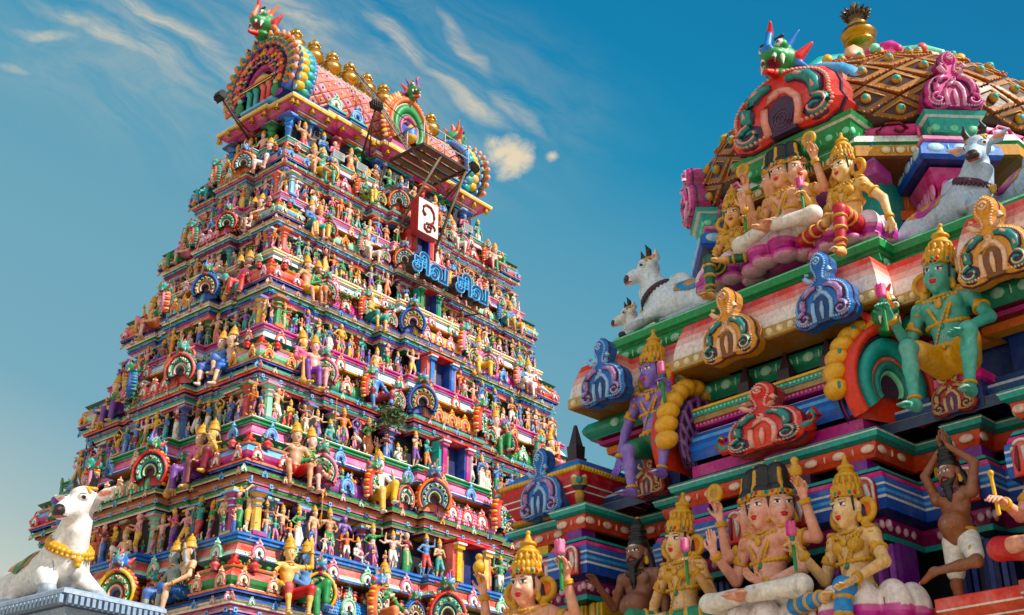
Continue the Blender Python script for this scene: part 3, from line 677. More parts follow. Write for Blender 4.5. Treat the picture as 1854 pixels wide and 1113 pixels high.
for ti in range(6):
    h0, h1 = LV[ti], LV[ti+1]; H = h1-h0; z0 = h0+EYE; t = TH[ti]; rnd = random.Random(40+ti)
    hx, hy = hxf(h0), hyf(h0); hx1, hy1 = hxf(h1), hyf(h1); c0y, c1y = cyf(h0), cyf(h1); Z = lambda f: z0+f*H
    root = link('storey', None, tower)
    pj = .04*H
    Rled = fill([(.0,.31,0),(.31,.39,.075*H),(.39,.61,.15*H)]); Lled = fill([(.0,.35,0),(.35,.65,.11*H)])
    Raed = [(0,.105,pj),(.165,.295,pj),(.33,.385,.115*H),(.40,.60,.19*H)]; Laed = [(0,.17,pj),(.26,.34,.02*H),(.35,.65,.15*H)]
    Rc, Lc = fill(Raed), fill(Laed)
    body = MB()
    # wall behind the statues, then the backing of the aedicules
    base = plan(hx, hy, Rled, Lled, c0y)
    c = P_[t['wall']]; k = [P_[q] for q in t['cor']]
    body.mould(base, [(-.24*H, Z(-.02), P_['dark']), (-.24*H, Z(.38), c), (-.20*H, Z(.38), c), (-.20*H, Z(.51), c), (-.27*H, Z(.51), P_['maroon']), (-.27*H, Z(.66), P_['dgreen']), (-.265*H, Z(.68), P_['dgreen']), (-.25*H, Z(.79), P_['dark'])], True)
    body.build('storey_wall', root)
    cor = MB(); cp = plan(hx-.20*H, hy-.20*H, Rc, Lc, c0y)
    pr = bands(Z(.355), [(.012*H,-.05*H,k[0]),(.018*H,-.01*H,k[1]),(.014*H,.02*H,k[2]),(.028*H,.035*H,k[3],.25),(.010*H,.05*H,k[4]),(.020*H,.02*H,'white'),(.012*H,.045*H,k[0]),(.022*H,.065*H,k[1],.3),(.010*H,.085*H,'cream'),(.018*H,.095*H,k[3]),(.012*H,.07*H,k[2]),(.010*H,.085*H,'navy')])
    cor.mould(cp, [(-.1*H, Z(.355), k[0])]+pr+[(-.12*H, pr[-1][1], k[1])], True); cor.build('cornice', root)
    zc = pr[-1][1]
    # ledge above: soffit, sloping eave and banded ledge
    led = MB(); p1 = plan(hx1, hy1, fill([(.0,.31,0),(.31,.39,.07*H),(.39,.61,.14*H)]), Lled, c1y)
    A, B, D = P_[t['led']], P_[t['led2']], P_[t['kap']]
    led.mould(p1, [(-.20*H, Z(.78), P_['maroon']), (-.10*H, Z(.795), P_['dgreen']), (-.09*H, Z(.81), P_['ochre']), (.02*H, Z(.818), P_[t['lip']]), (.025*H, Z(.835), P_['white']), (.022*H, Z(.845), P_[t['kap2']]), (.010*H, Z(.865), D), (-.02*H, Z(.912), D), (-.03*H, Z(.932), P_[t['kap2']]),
              (-.01*H, Z(.94), B), (-.01*H, Z(.948), A), (.0, Z(.95), A), (.0, Z(.963), B), (-.008*H, Z(.965), A), (-.008*H, Z(.975), A), (.008*H, Z(.978), A), (.008*H, Z(.99), P_['white'] if ti % 2 else B), (0, Z(1), B), (-.3*H, Z(1.0), P_['tan'])], True)
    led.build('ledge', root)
    # ornaments on the two faces that can be seen
    for F, half, half1, led_b, aed in (('R', hx, hx1, Rled, Raed), ('L', hy, hy1, Lled, Laed)):
        of = lambda u, out, z: onface(F, u, out, z, hx, hy, c0y)
        of1 = lambda u, out, z: onface(F, u, out, z, hx1, hy1, c1y)
        proj = lambda b, u: next((p for f0, f1, p in b if f0 <= (u/half+1)/2 <= f1), 0)
        # arch plaques along the eave
        w = .105*H; n = int(2*half1/(.34*H))
        for i in range(n):
            u = -half1+2*half1*(i+.5)/n; b = fill([(.0,.31,0),(.31,.39,.07*H),(.39,.61,.14*H)]) if F == 'R' else Lled
            p = next((q for f0, f1, q in b if f0 <= (u/half1+1)/2 <= f1), 0)
            kk = (ti*2+(i % 2)) % 6; me = cached(('kudu', kk), lambda: kudu_small([P_[q] for q in KUC[kk]], 1.).mesh('arch_plaque'))
            orn('arch_plaque', me, of1(u, p+.016*H, Z(.815)) @ Matrix.Diagonal((w*1.15, w, w*1.15, 1)), root)
        # columns
        n = 15 if F == 'R' else 9
        for i in range(n):
            u = -half*.965+2*half*.965*i/(n-1)
            if F == 'R' and abs(u) < .36*H: continue
            ci = rnd.randrange(12); kk = (BR[ci], BR[(ci+3) % 12], BR[(ci+6) % 12])
            me = cached(('pil', ci), lambda: pilaster(.11, .40, *[P_[q] for q in kk]).mesh('column'))
            orn('column', me, of(u, proj(led_b, u)-.19*H, Z(0)) @ Matrix.Scale(H*.92, 4), root)
        # aedicule roofs
        full = aed+[(1-b, 1-a, p) for a, b, p in reversed(aed) if b < .5]
        for ai, (a, b, p) in enumerate(full):
            u = -half+2*half*(a+b)/2; L = 2*half*(b-a); ctr = abs((a+b)/2-.5) < .02; corner = a == 0 or b == 1
            out = p-.20*H
            if corner: continue
            r = .10*H if not ctr else .115*H; mode = ('rib','scale','rib')[(ti+ai) % 3]; cc = [P_[BR[(ti*5+ai*3+j*2) % 12]] for j in range(2)]
            if L > .3*H:
                bl = L*.80
                bm = barrel(bl, r, [cc[0], tuple(min(q*1.5+.05, .8) for q in cc[0][:3])+(1,)] if mode != 'rib' else cc, mode); me = bm.mesh('barrel_roof')
                orn('barrel_roof', me, of(u, out-.02*H, zc), root)
                for sx in (-1, 1):
                    ai2 = rnd.randrange(6); me2 = cached(('arch', ai2), lambda: small_arch(ai2, 1.).mesh('gable'))
                    S = .26*H if not ctr else .30*H
                    M = of(u+sx*L*.42, out+.06*H, zc) @ Matrix.Rotation(sx*.55, 4, 'Z') @ Matrix.Scale(S, 4)
                    orn('gable', me2, M, root); orn('guardian_head', YAL[ai2 % 3], M @ Matrix.Translation((0, -.16, .86)) @ Matrix.Scale(.66, 4), root)
                S = .135*H; me3 = cached(('kudu', (ti+ai) % 6), lambda: kudu_small([P_[q] for q in KUC[(ti+ai) % 6]], 1.).mesh('arch_plaque'))
                orn('arch_plaque', me3, of(u, out+.085*H, zc) @ Matrix.Scale(S, 4), root)
                if ctr and ti < 5:
                    for sx in (-.2, .2): orn('arch_plaque', me3, of(u+sx*L, out+.085*H, zc) @ Matrix.Scale(S, 4), root)
            else:
                ai2 = rnd.randrange(6); me2 = cached(('arch', ai2), lambda: small_arch(ai2, 1.).mesh('gable')); M = of(u, out+.05*H, zc) @ Matrix.Scale(.2*H, 4)
                orn('gable', me2, M, root); orn('guardian_head', YAL[ai2 % 3], M @ Matrix.Translation((0, -.16, .86)) @ Matrix.Scale(.66, 4), root)
        # small square bosses and arches along the cornice, buds along the crest
        me4 = cached('boss', lambda: (lambda m_: (m_.box(-.5,.5,-.25,.2,-.55,.55,P_['sky']), m_.blob((0,-.28,0), (.3,.15,.34), P_['royal'], 6, 4), m_)[2])(MB()).mesh('boss'))
        cb_ = fill(aed); nb = int(2*half/(.10*H))
        for i in range(nb):
            u = -half+2*half*(i+.5)/nb; p = next((q for f0, f1, q in cb_ if f0 <= (u/half+1)/2 <= f1), 0)
            if i % 2: orn('boss', me4, of(u, p-.20*H+.05*H, Z(.435)) @ Matrix.Scale(.030*H, 4), root)
            else: kk2 = (ti+i//2) % 6; me5 = cached(('kudu', kk2), lambda: kudu_small([P_[q] for q in KUC[kk2]], 1.).mesh('arch_plaque')); orn('small_arch', me5, of(u, p-.20*H+.085*H, Z(.475)) @ Matrix.Scale(.052*H, 4), root)
            me6 = cached(('bud', i % 3), lambda: (lambda m_: (m_.lathe([(.3,0),(.42,.3),(.2,.5),(.34,.75),(.03,1.2)], [P_[('magenta','turq','coral')[i % 3]], P_['yellow'], P_[('rose','mint','orange')[i % 3]], P_['yellow']], 7), m_)[1])(MB()).mesh('bud'))
            orn('bud', me6, of(u, p-.20*H+.0*H, zc+.12*H) @ Matrix.Scale(.05*H, 4), root); orn('bud', me6, of1(u*half1/half, (.06*H if abs(u) < half*.2 else 0)-.03*H, Z(1.0)) @ Matrix.Scale(.028*H, 4), root)
        # turned balusters under the eave
        n = int(2*half/(.085*H))
        for i in range(n):
            u = -half+2*half*(i+.5)/n; me = cached('bal', lambda: (lambda m: (m.lathe([(.3,0),(.34,.1),(.18,.2),(.42,.4),(.42,.5),(.2,.68),(.28,.78),(.3,.85),(.1,.95),(.02,1.05)], [P_['maroon']]*2+[P_['red']]*3+[P_['maroon']]*4, 8), m)[1])(MB()).mesh('baluster'))
            orn('baluster', me, of(u, proj(led_b, u)*.8-.23*H, Z(.69)) @ Matrix.Scale(.095*H, 4), root)
        # statues: standing row on the ledge, giants seated on the cornice
        sp = .155*H; n = int(2*half*.97/sp)
        for i in range(n):
            u = -half*.97+2*half*.97*(i+.5)/n
            if F == 'R' and abs(u) < .30*H: continue
            slots_small.append((ti, F, u, i, of(u, proj(led_b, u)-.085*H, Z(0)), H))
        gaps = [(full[i][1]+full[i+1][0])/2 for i in range(len(full)-1)]
        for gi, g in enumerate(gaps):
            u = -half+2*half*g; wd = (full[gi+1][0]-full[gi][1])*2*half
            if wd < .10*H: continue
            for q in ((-.06, .075) if wd > .24*H else (0,)): slots_big.append((ti, F, u+q*H*1.15, gi, of(u+q*H*1.15, -.12*H, zc+.035*H), H))
    # corner pavilions
    petal = 0; kc = [P_[BR[(ti*5+j*3+1) % 12]] for j in range(3)]
    def kuta():
        mb = MB(); s = .20*H; q = [(-s,-s),(s,-s),(s,s),(-s,s)]
        mb.mould(q, bands(0, [(.018*H,.02*H,'royal'),(.014*H,.03*H,'orange'),(.01*H,.01*H,'white')])+[(0,.042*H,kc[0]),(.025*H,.07*H,kc[0]),(.035*H,.10*H,kc[1]),(.02*H,.13*H,kc[1]),(-.02*H,.165*H,kc[0]),(-.02*H,.175*H,P_['cream']),(.0,.18*H,P_['orange']),(.0,.19*H,P_['dgreen']),(-.05*H,.20*H,P_['dgreen']),(-.0*H,.25*H,P_['dgreen'])], True, True)
        for e in (-.13,-.045,.045,.13):
            for f in (-.165,.165): mb.blob((e*H, f*H, .222*H), (.03*H,.012*H,.022*H), P_['leaf'], 7, 5); mb.blob((f*H, e*H, .222*H), (.012*H,.03*H,.022*H), P_['leaf'], 7, 5)
        for e in (-1,0,1):
            for f in (-1,1): mb.blob((e*.15*H, f*.195*H, .10*H), (.02*H,.02*H,.05*H), P_['yellow'], 7, 5)
        mb.lathe([(.03*H,.0),(.05*H,.02*H),(.02*H,.05*H),(.035*H,.07*H),(.01*H,.085*H)], P_['red'], 8, Matrix.Translation((-.17*H,-.17*H,.18*H)))
        return mb.mesh('corner_dome')
    km = kuta()
    for sx, sy in ((-1,-1),(1,-1),(-1,1)):
        M = Matrix.Translation((sx*(hx-.27*H), sy*(hy-.27*H)+c0y, zc)); orn('corner_dome', km, M, root)
        for F2, R_ in (('R', Matrix.Identity(4)), ('L', RZL)):
            me3 = cached(('kudu', (ti+3) % 6), lambda: kudu_small([P_[q] for q in KUC[(ti+3) % 6]], 1.).mesh('arch_plaque'))
            for q in (-.13, .13): orn('arch_plaque', me3, M @ R_ @ Matrix.Translation((q*H, -.225*H, .035*H)) @ Matrix.Scale(.10*H, 4), root)
    # doorway in the middle of the long face
    dw = MB(); D0 = -hy-.15*H+c0y; a, b = .17*H, .36*H; jc = P_[('blue','yellow','magenta','blue','green','red')[ti]]
    for x in (-1, 1):
        dw.box(x*a-.03*H, x*a+.03*H, D0-.02*H, D0+.22*H, Z(0), Z(.335), jc); dw.box(x*a*1.28-.02*H, x*a*1.28+.02*H, D0-.0*H, D0+.1*H, Z(0), Z(.32), P_['coral'] if ti % 2 else P_['turq'])
        dw.box(x*a*1.05-.045*H, x*a*1.05+.045*H, D0-.045*H, D0+.1*H, Z(.27), Z(.305), jc); dw.box(x*a*1.05-.055*H, x*a*1.05+.055*H, D0-.06*H, D0+.1*H, Z(.305), Z(.322), P_['white'])
    dw.box(-.24*H, .24*H, D0-.05*H, D0+.2*H, Z(.335), Z(.355), P_['red']); dw.build('doorway', root)
    dp = MB(); dp.box(-a*.8, a*.8, D0+.10*H, D0+.13*H, Z(0), Z(.33), P_['navy']); dp.box(a*.72, a*.8, D0-.01*H, D0+.10*H, Z(0), Z(.33), P_['royal']); dp.box(-a*.8, -a*.1, D0+.075*H, D0+.10*H, Z(0), Z(.29), P_['tan']); dp.build('door_leaf', root)
# plain base down to the ground
bm = MB(); bm.mould(plan(9.9, 6.6, [(0,1,0)], [(0,1,0)]), [(.3,0,P_['tan']),(.3,3,P_['tan']),(0,3.1,P_['tan']),(0,7.4,P_['tan']),(-.6,LV[0]+EYE,P_['tan']),(-4,LV[0]+EYE,P_['tan'])], True); bm.build('stone_base', tower)
# top storey under the roof
z6 = LV[6]+EYE; ze = EAVE+EYE; H6 = ze-z6; hx, hy = hxf(LV[6]), hyf(LV[6]); ex, ey = 5.95, 2.4
top = link('storey', None, tower)
mb = MB(); pl = plan(ex-1.0, ey-.75, fill([(0,.1,.2),(.2,.3,.2),(.4,.6,.35)]), fill([(0,.2,.2),(.35,.65,.3)]))
mb.mould(pl, [(0,z6-.05,P_['dark']),(0,z6+.75*H6,P_['maroon'])]+bands(z6+.74*H6, [(.1,.05,'turq'),(.08,.12,'orange'),(.1,.18,'white'),(.08,.25,'royal')]), True); mb.build('storey_wall', top)
mb = MB(); pe = plan(ex, ey, fill([(0,.1,0),(.19,.31,.12),(.40,.60,.25)]), fill([(0,.3,0),(.3,.7,.15)]))
mb.mould(pe, [(-.8,ze-.52,P_['maroon']),(-.5,ze-.50,P_['magenta']),(-.3,ze-.36,P_['rose']),(-.10,ze-.22,P_['magenta']),(-.06,ze-.2,P_['ochre']),(0,ze-.18,P_['yellow']),(.02,ze-.08,P_['cream']),(.02,ze-.03,P_['yellow']),(-.03,ze,P_['cream']),(-.35,ze+.03,P_['coral'])]
   +bands(ze+.03, [(.10,-.38,'white'),(.05,-.35,'coral'),(.12,-.40,'sky'),(.05,-.36,'royal'),(.04,-.42,'green')])+[(-1.5,ze+.39,P_['green'])], True); mb.build('eave', top)
cols6 = [('blue','navy','turq'),('red','maroon','orange'),('green','dgreen','mint'),('blue','royal','sky')]
for F, us in (('R', [-4.6,-3.1,-1.9,-.8,.8,1.9,3.1,4.6]), ('L', [-1.75,-.7,.7,1.75])):
    for i, u in enumerate(us):
        kk = cols6[i % 4]; me = cached(('p6', i % 4), lambda: pilaster(.42, 1.9, *[P_[q] for q in kk], 4).mesh('column'))
        orn('column', me, onface(F, u, -.55 if F == 'R' else -.45, z6, ex, ey) @ Matrix.Rotation(0, 4, 'Z'), top)
sp6 = [(6, 'R', u, i, onface('R', u, -.28, z6, ex, ey), 3.0) for i, u in enumerate([-5.0,-4.0,-3.4,-2.5,-1.5,-1.1,-.3,.4,1.2,2.5,3.5,4.4,5.3])]+[(6, 'L', u, i, onface('L', u, -.3, z6, ex, ey), 3.0) for i, u in enumerate([-2.0,-1.2,-.4,.4,1.2])]
slots_small += sp6
# barrel roof
rl = 10.6; R0 = 1.62; zr = ze+.40; roof = tower
def prof_roof(t):                              # t 0..1 from front foot over the ridge to the back foot, (y, z)
    a = math.radians(-28+236*t); r = R0*(1+.16*max(0, math.sin(a))**5); return (-math.cos(a)*r, 1.08+math.sin(a)*r*(1.13 if a > 0 else 1))
mb = MB(); N = 40
sec = [prof_roof(i/N) for i in range(N+1)]
mb.add([(x, y, zr+z) for x in (-rl/2, rl/2) for y, z in sec], [(i, N+1+i, N+2+i, i+1) for i in range(N)], P_['maroon'], True)
nu, nv = 30, 26; cs = rl/nu
for i in range(-1, nu*1):
    for j in range(nv):
        if (i+j) % 2: continue
        q = []
        for du, dv in ((0,-1),(1,0),(0,1),(-1,0)):
            u = max(-rl/2, min(rl/2, -rl/2+(i+1+du*.92)*cs)); y, z = prof_roof(min(max((j+.5+dv*.92)/nv, 0), 1)); q.append(Vector((u, y*1.012, zr+1.08+(z-1.08)*1.012)))
        c0 = sum(q, Vector())/4; nrm = Vector((0, c0.y, c0.z-zr-1.08)).normalized(); 
        inn = [c0+(v-c0)*.72+nrm*.06 for v in q]
        col = P_['coral'] if j % 4 < 2 else P_['pink']
        mb.add(q+inn, [(0,1,5,4),(1,2,6,5),(2,3,7,6),(3,0,4,7)], P_['salmon']); mb.add(inn, [(0,1,2,3)], col); mb.blob(c0+nrm*.07, (.055,.055,.055), P_['mint'] if j % 3 else P_['teal'], 6, 4)
mb.build('barrel_vault', roof)
mb = MB(); rt = prof_roof(.5)[1]
for k_ in range(36):
    x = -rl/2+.3+(rl-.6)*k_/35
    for y in (-.33, .33): mb.blob((x, y, zr+rt-.02), (.12,.10,.12), P_['rose' if k_ % 2 else 'white'], 7, 5); mb.blob((x, y*.7, zr+rt+.1), (.10,.08,.09), P_['sky' if k_ % 2 else 'mint'], 6, 4)
mb.box(-rl/2, rl/2, -.26, .26, zr+rt-.1, zr+rt+.07, P_['blue']); mb.build('ridge', roof)
def big_gable():
    w, h, d = 3.95, 3.45, .5; g = link('end_gable', None, roof); n = 44
    mb = nasi(w, h, [P_[q] for q in ('royal','blue','navy','plum','magenta','maroon')], d, .30, None, n, None, P_['plum']); mb.build('arch_bands', g)
    base = horseshoe(w, h, n); cz = h*.36; fl = MB()
    for i in range(1, n):
        x, z = base[i]; f = 1.10; p = Vector((x*f, -d*.45, cz+(z-cz)*f)); dr = Vector((x, 0, z-cz)).normalized()
        if i % 2 == 0:
            tg = Vector((-dr.z, 0, dr.x)); p = Vector((x*.99, -d*.95, cz+(z-cz)*.99))
            fl.tube([p+dr*(.30*math.cos(t)*(1-t/9))+tg*(.24*math.sin(t)*(1-t/9)) for t in (0,.8,1.6,2.4,3.2,4.,4.8,5.6,6.4)], [.10,.10,.095,.09,.08,.07,.06,.05,.04], P_['orange' if i % 4 else 'ochre'], 7); fl.blob(p, (.13,.14,.13), P_['teal'], 7, 5)
            fl.blob(p+dr*.34+tg*.1, (.09,.10,.12), P_['salmon'], 6, 5)
        if i % 2: fl.blob(p-dr*.0+Vector((0,.12,0)), (.14,.05,.14), P_['sky'], 6, 4)
    fl.build('flame_border', g)
    rp = MB()                                   # plaited rolls on the thick edge of the gable
    for i in range(1, n):
        x, z = base[i]; f = 1.0; p = Vector((x*f, .30+.16*(1 if i % 2 else -1), cz+(z-cz)*f)); rp.blob(p, (.24,.30,.24), P_['turq' if i % 2 else 'yellow'], 9, 7)
        rp.blob(Vector((x*1.02, .68, cz+(z-cz)*1.02)), (.17,.14,.17), P_['blue'], 7, 5)
    rp.build('plaited_edge', g)
    sh = MB()                                   # little pillared shrine carved in the niche
    for x, c in ((-.62,'turq'),(-.2,'turq'),(.25,'coral'),(.62,'coral')): sh.lathe([(.16,.1),(.12,.2),(.11,.75),(.17,.85),(.19,.95)], P_[c], 8, Matrix.Translation((x,-.42,0)))
    sh.box(-1.0,1.0,-.55,-.2,0,.12,P_['sky']); sh.mould([(-.9,-.5),(.9,-.5)], bands(.95, [(.06,0,'dgreen'),(.07,.1,'yellow'),(.05,.05,'navy'),(.05,.1,'orange')])); sh.box(-.9,.9,-.55,-.25,.95,1.18,P_['dgreen'])
    sh.lathe([(.5,1.18),(.55,1.3),(.42,1.5),(.2,1.65),(.05,1.8)], [P_['orange'],P_['yellow'],P_['turq'],P_['magenta']], 10, Matrix.Translation((0,-.35,0)) @ Matrix.Diagonal((1,.4,1,1)))
    for x in (-1, 1): sh.blob((x*1.12,-.5,.35), (.2,.16,.3), P_['green'], 8, 6); sh.blob((x*1.12,-.52,.72), (.12,.12,.12), P_['mint'], 8, 6); sh.blob((x*1.3,-.5,.18), (.3,.1,.14), P_['purple'], 8, 6)
    sh.build('carved_shrine', g)
    for ring, cnt, s_, c in ((.70, 14, .20, 'red'), (.50, 15, .13, 'purple')):
        for i in range(cnt):
            x, z = base[int(3+(n-6)*i/(cnt-1))]; p = Vector((x*ring, -d*.95, cz+(z-cz)*ring)); rf = MB(); cc = P_[('red','orange','coral')[i % 3] if c == 'red' else ('purple','violet','slate')[i % 3]]
            rf.blob(p, (s_*.8,s_*.6,s_), cc, 7, 5); rf.blob(p+Vector((0,-.03,s_*1.2)), s_*.5, P_['brown'] if c == 'red' else P_['grey'], 6, 5)
            for sx in (-1, 1): rf.blob(p+Vector((sx*s_*.75,-.05,-s_*.1)), (s_*.3,s_*.3,s_*.55), cc, 5, 4); rf.blob(p+Vector((sx*s_*.5,-.1,-s_*.85)), (s_*.5,s_*.4,s_*.3), P_['yellow' if i % 2 else 'coral'], 5, 4)
            rf.build('small_figure', g)
    hd_ = yali('guardian_head', 1, P_['green'], P_['orange'], P_['coral'], .028); o = link('guardian_head', hd_, g, loc=(0,-.55,3.2), scale=(1.55,1.7,1.75))
    return g
g = big_gable(); g.matrix_basis = Matrix.Translation((-rl/2-.05, 0, zr-.05)) @ RZL
def copy_tree(o, parent):
    c = o.copy(); COL.objects.link(c); c.parent = parent
    for ch in list(o.children): copy_tree(ch, c)
    return c
g2 = copy_tree(g, roof); g2.matrix_basis = Matrix.Translation((rl/2+.05, 0, zr-.05)) @ Matrix.Rotation(math.radians(90), 4, 'Z')
# front dormer gable
dg = link('front_gable', None, roof, M=Matrix.Translation((.5, -2.05, zr-.05)) @ Matrix.Diagonal((1.05,1,1.12,1)))
nasi(2.3, 2.5, [P_[q] for q in ('orange','white','green','leaf','magenta','pink')], .45, .3, [P_['salmon'], P_['orange']], 34, [P_['orange'], P_['salmon'], P_['yellow']], P_['royal']).build('arch_bands', dg)
link('guardian_head', yali('guardian_head', 1, P_['green'], P_['purple'], P_['rose'], .035), dg, loc=(0,-.45,2.2), scale=1.0)
mb = MB(); mb.box(-.8,.8,.0,1.6,0,1.2,P_['salmon']); mb.box(-1.1,1.1,-.5,.6,-.22,0,P_['magenta']); mb.box(-1.2,1.2,-.56,.5,-.30,-.22,P_['yellow']); mb.lathe([(.2,.1),(.3,.3),(.25,.6),(.1,.8)], [P_['yellow'],P_['blue'],P_['yellow']], 10, Matrix.Translation((0,-.42,.3))); mb.build('niche', dg)
for i, u in enumerate((-3.4, -2.2, 2.3, 3.5)):
    me = cached(('kudu', 1+i % 3), lambda: kudu_small([P_[q] for q in KUC[1+i % 3]], 1.).mesh('arch_plaque'))
    mb = MB(); mb.mould([(-.38,.5),(-.38,0),(.38,0),(.38,.5)][::1], bands(0, [(.1,.12,'yellow'),(.12,.0,'sky'),(.1,.06,'royal'),(.08,.12,'turq')])+[(-.3,.4,P_['turq'])]); mb.box(-.36,.36,0,.8,.02,.38,P_['slate']); orn('dormer_base', mb.mesh('dormer_base'), Matrix.Translation((u,-2.05,zr-.2)), roof)
    orn('arch_plaque', me, Matrix.Translation((u,-1.95,zr+.18)) @ Matrix.Scale(.62, 4), roof)
# pots along the ridge
km_ = kalasam(1.28).mesh('ridge_pot', 'gold'); ORD = ['first','second','third','fourth','fifth','sixth','seventh','eighth','ninth','tenth','eleventh','twelfth','thirteenth','fourteenth','fifteenth','sixteenth','seventeenth','eighteenth','nineteenth','twentieth']
def ordn(i):
    if i < 20: return ORD[i]
    return ('twenty', 'thirty', 'forty')[(i+1)//10-2]+'-'+ORD[(i+1) % 10-1] if (i+1) % 10 else ('twentieth','thirtieth','fortieth')[(i+1)//10-2]
for i in range(9):
    o = thing('ridge_pot', f'gilded pot finial on the tower ridge, {ordn(i)} counted from the big left gable', 'finial', TC @ Matrix.Translation((-4.2+1.05*i, 0, zr+rt+.2)), 'gilded pots along the tower ridge', km_)
bl = (lambda m: (m.lathe([(.02,.30),(.03,.24),(.05,.22),(.08,.18),(.09,.10),(.13,.02),(.14,0),(.10,0)], GOLD, 12), m.blob((0,0,-.02), .035, GOLD, 6, 5), m)[2])(MB()).mesh('bell', 'gold')
for F, half, n, nm in (('R', ex, 15, 'sunlit'), ('L', ey, 7, 'shaded')):
    for i in range(n):
        u = -half*.95+2*half*.95*i/(n-1); j = i if F == 'R' else n-1-i
        thing('bell', f'small brass bell under the top eave, {ordn(j)} from the corner on the {nm} face', 'bell', TC @ onface(F, u, (.05 if abs(u) > 2.2 else .2)-.14, ze-.46, ex, ey), 'brass bells under the eave', bl)
def flush_orn(cap_=100):
    cam = Vector((0, 0, EYE))
    for kind, L in ORN.items():
        W = lambda q: (TC @ q[1]).translation
        L.sort(key=lambda q: (W(q)-cam).length/max(q[1].to_scale()[0]*max(max(abs(v.co.z) for v in q[0].vertices), .01) if False else q[1].to_scale()[0], 1e-6))
        for me, M, p in L[:cap_]: link(kind, me, p, M=M)
        rest = L[cap_:]
        if rest:
            Vs, Fs, Cs, o = [], [], [], 0; big = []
            groups = {}
            for me, M, p in rest: groups.setdefault(me.name, []).append((me, M))
            smooth = False
            for nm, lst in groups.items():
                me = lst[0][0]; nv_ = len(me.vertices); co = np.zeros(nv_*3, np.float32); me.vertices.foreach_get('co', co); co = co.reshape(-1, 3)
                nl = len(me.loops); vi = np.zeros(nl, np.int32); me.loops.foreach_get('vertex_index', vi); ls = np.zeros(len(me.polygons), np.int32); lt = ls.copy(); me.polygons.foreach_get('loop_start', ls); me.polygons.foreach_get('loop_total', lt)
                ca = me.color_attributes['Col']; cc = np.zeros(len(ca.data)*4, np.float32); ca.data.foreach_get('color', cc); cc = cc.reshape(-1, 4)
                if ca.domain == 'POINT': cc = cc[vi]
                for me_, M in lst:
                    A = np.array(M); big.append((co@A[:3,:3].T+A[:3,3], vi+o, lt, cc)); o += nv_
            me = bpy.data.meshes.new(kind); V = np.concatenate([b[0] for b in big]); vi = np.concatenate([b[1] for b in big]); lt = np.concatenate([b[2] for b in big]); cc = np.concatenate([b[3] for b in big])
            me.vertices.add(len(V)); me.vertices.foreach_set('co', V.astype(np.float32).ravel()); me.loops.add(len(vi)); me.loops.foreach_set('vertex_index', vi.astype(np.int32)); me.polygons.add(len(lt))
            me.polygons.foreach_set('loop_start', np.concatenate([[0], np.cumsum(lt)[:-1]]).astype(np.int32)); me.update(calc_edges=True)
            ca = me.color_attributes.new('Col', 'FLOAT_COLOR', 'CORNER'); ca.data.foreach_set('color', cc.astype(np.float32).ravel()); me.materials.append(MAT['paint'])
            ob = link(kind, me, tower); ob['kind'] = 'stuff'
# ------------------------------------------------------------------ statues of the tower
rs = random.Random(5)
SK = [('pink','#e8b4a6'),('flesh','#e0b08c'),('tan','#c68e68'),('rosy','#e09c98'),('golden','#dca838'),('green','#3f9a6c'),('blue','#4a86c8'),('white','#e0d8cc'),('brown','#7a4a34'),('grey','#8d9a98'),('orange','#dd7a3c'),('purple','#7a5aa8'),('turquoise','#36a098')]
SKW = [9,9,6,5,5,3,3,2,3,2,3,1,2]
CL = [('yellow','#e3b02c'),('white','#e2ddd2'),('green','#1c8a45'),('red','#c42a2a'),('blue','#2560b8'),('orange','#e07424'),('purple','#74389a'),('pink','#e07aa4'),('turquoise','#1f9c98'),('maroon','#7a1730')]
Y2 = dict(shirt=PAL['blue'])
SP = [dict(arms=('hip','raised'), legs=('stand','bent')), dict(arms=('down','bless'), legs=('bent','stand'), garment='long'), dict(arms=('namaste','namaste'), garment='long', crown='none', hair='bun', sex='f', shirt=PAL['rose']),
      dict(arms=('namaste','namaste'), garment='dhoti'), dict(arms=('chest','down'), crown='none', hair='short', garment='long'), dict(arms=('forward','forward'), garment='dhoti', crown='bald', hair='none', bands=False),
      dict(arms=('club','hip'), hold=('club',None), legs=('stride','stand'), mous=True), dict(arms=('bless','bless'), extra_arms=('upfist','upfist'), hold=(None,None,'disc','vase')),
      dict(sex='f', arms=('down','chest'), garment='long', shirt=PAL['blue'], hold=(None,'lotus')), dict(sex='f', arms=('hip','raised'), garment='long', shirt=PAL['green']), dict(arms=('flute','flute'), legs=('stand','bent'), hold=('flute',None)),
      dict(arms=('raised','raised'), legs=('stride','bent'), garment='short'), dict(arms=('drum','drum'), crown='cap', garment='long', hold=('drum',None), hair='short'), dict(arms=('side','hip'), legs=('stand','stride'), garment='pants'),
      dict(arms=('spear' if 0 else 'upfist','hip'), hold=('spear',None), garment='short', mous=True), dict(arms=('lap','lap'), legs=('lotus','lotus')), dict(arms=('bless','lap'), legs=('fold','hang')), dict(arms=('knee','bless'), legs=('up','fold')),
      dict(arms=('over','over'), legs=('stand','tree'), crown='topknot', beard=.18, garment='short', bands=False), dict(arms=('forward','chest'), legs=('stride','stand'), crown='none', hair='short', garment='dhoti', bands=False),
      dict(arms=('hip','hip'), belly=.1, garment='short', mous=True, crown='none'), dict(sex='f', arms=('raised','chest'), garment='long', shirt=PAL['maroon'], crown='none', hair='bun'), dict(arms=('side','side'), garment='dhoti', legs=('bent','bent'), extra_arms=('raised','raised'))]
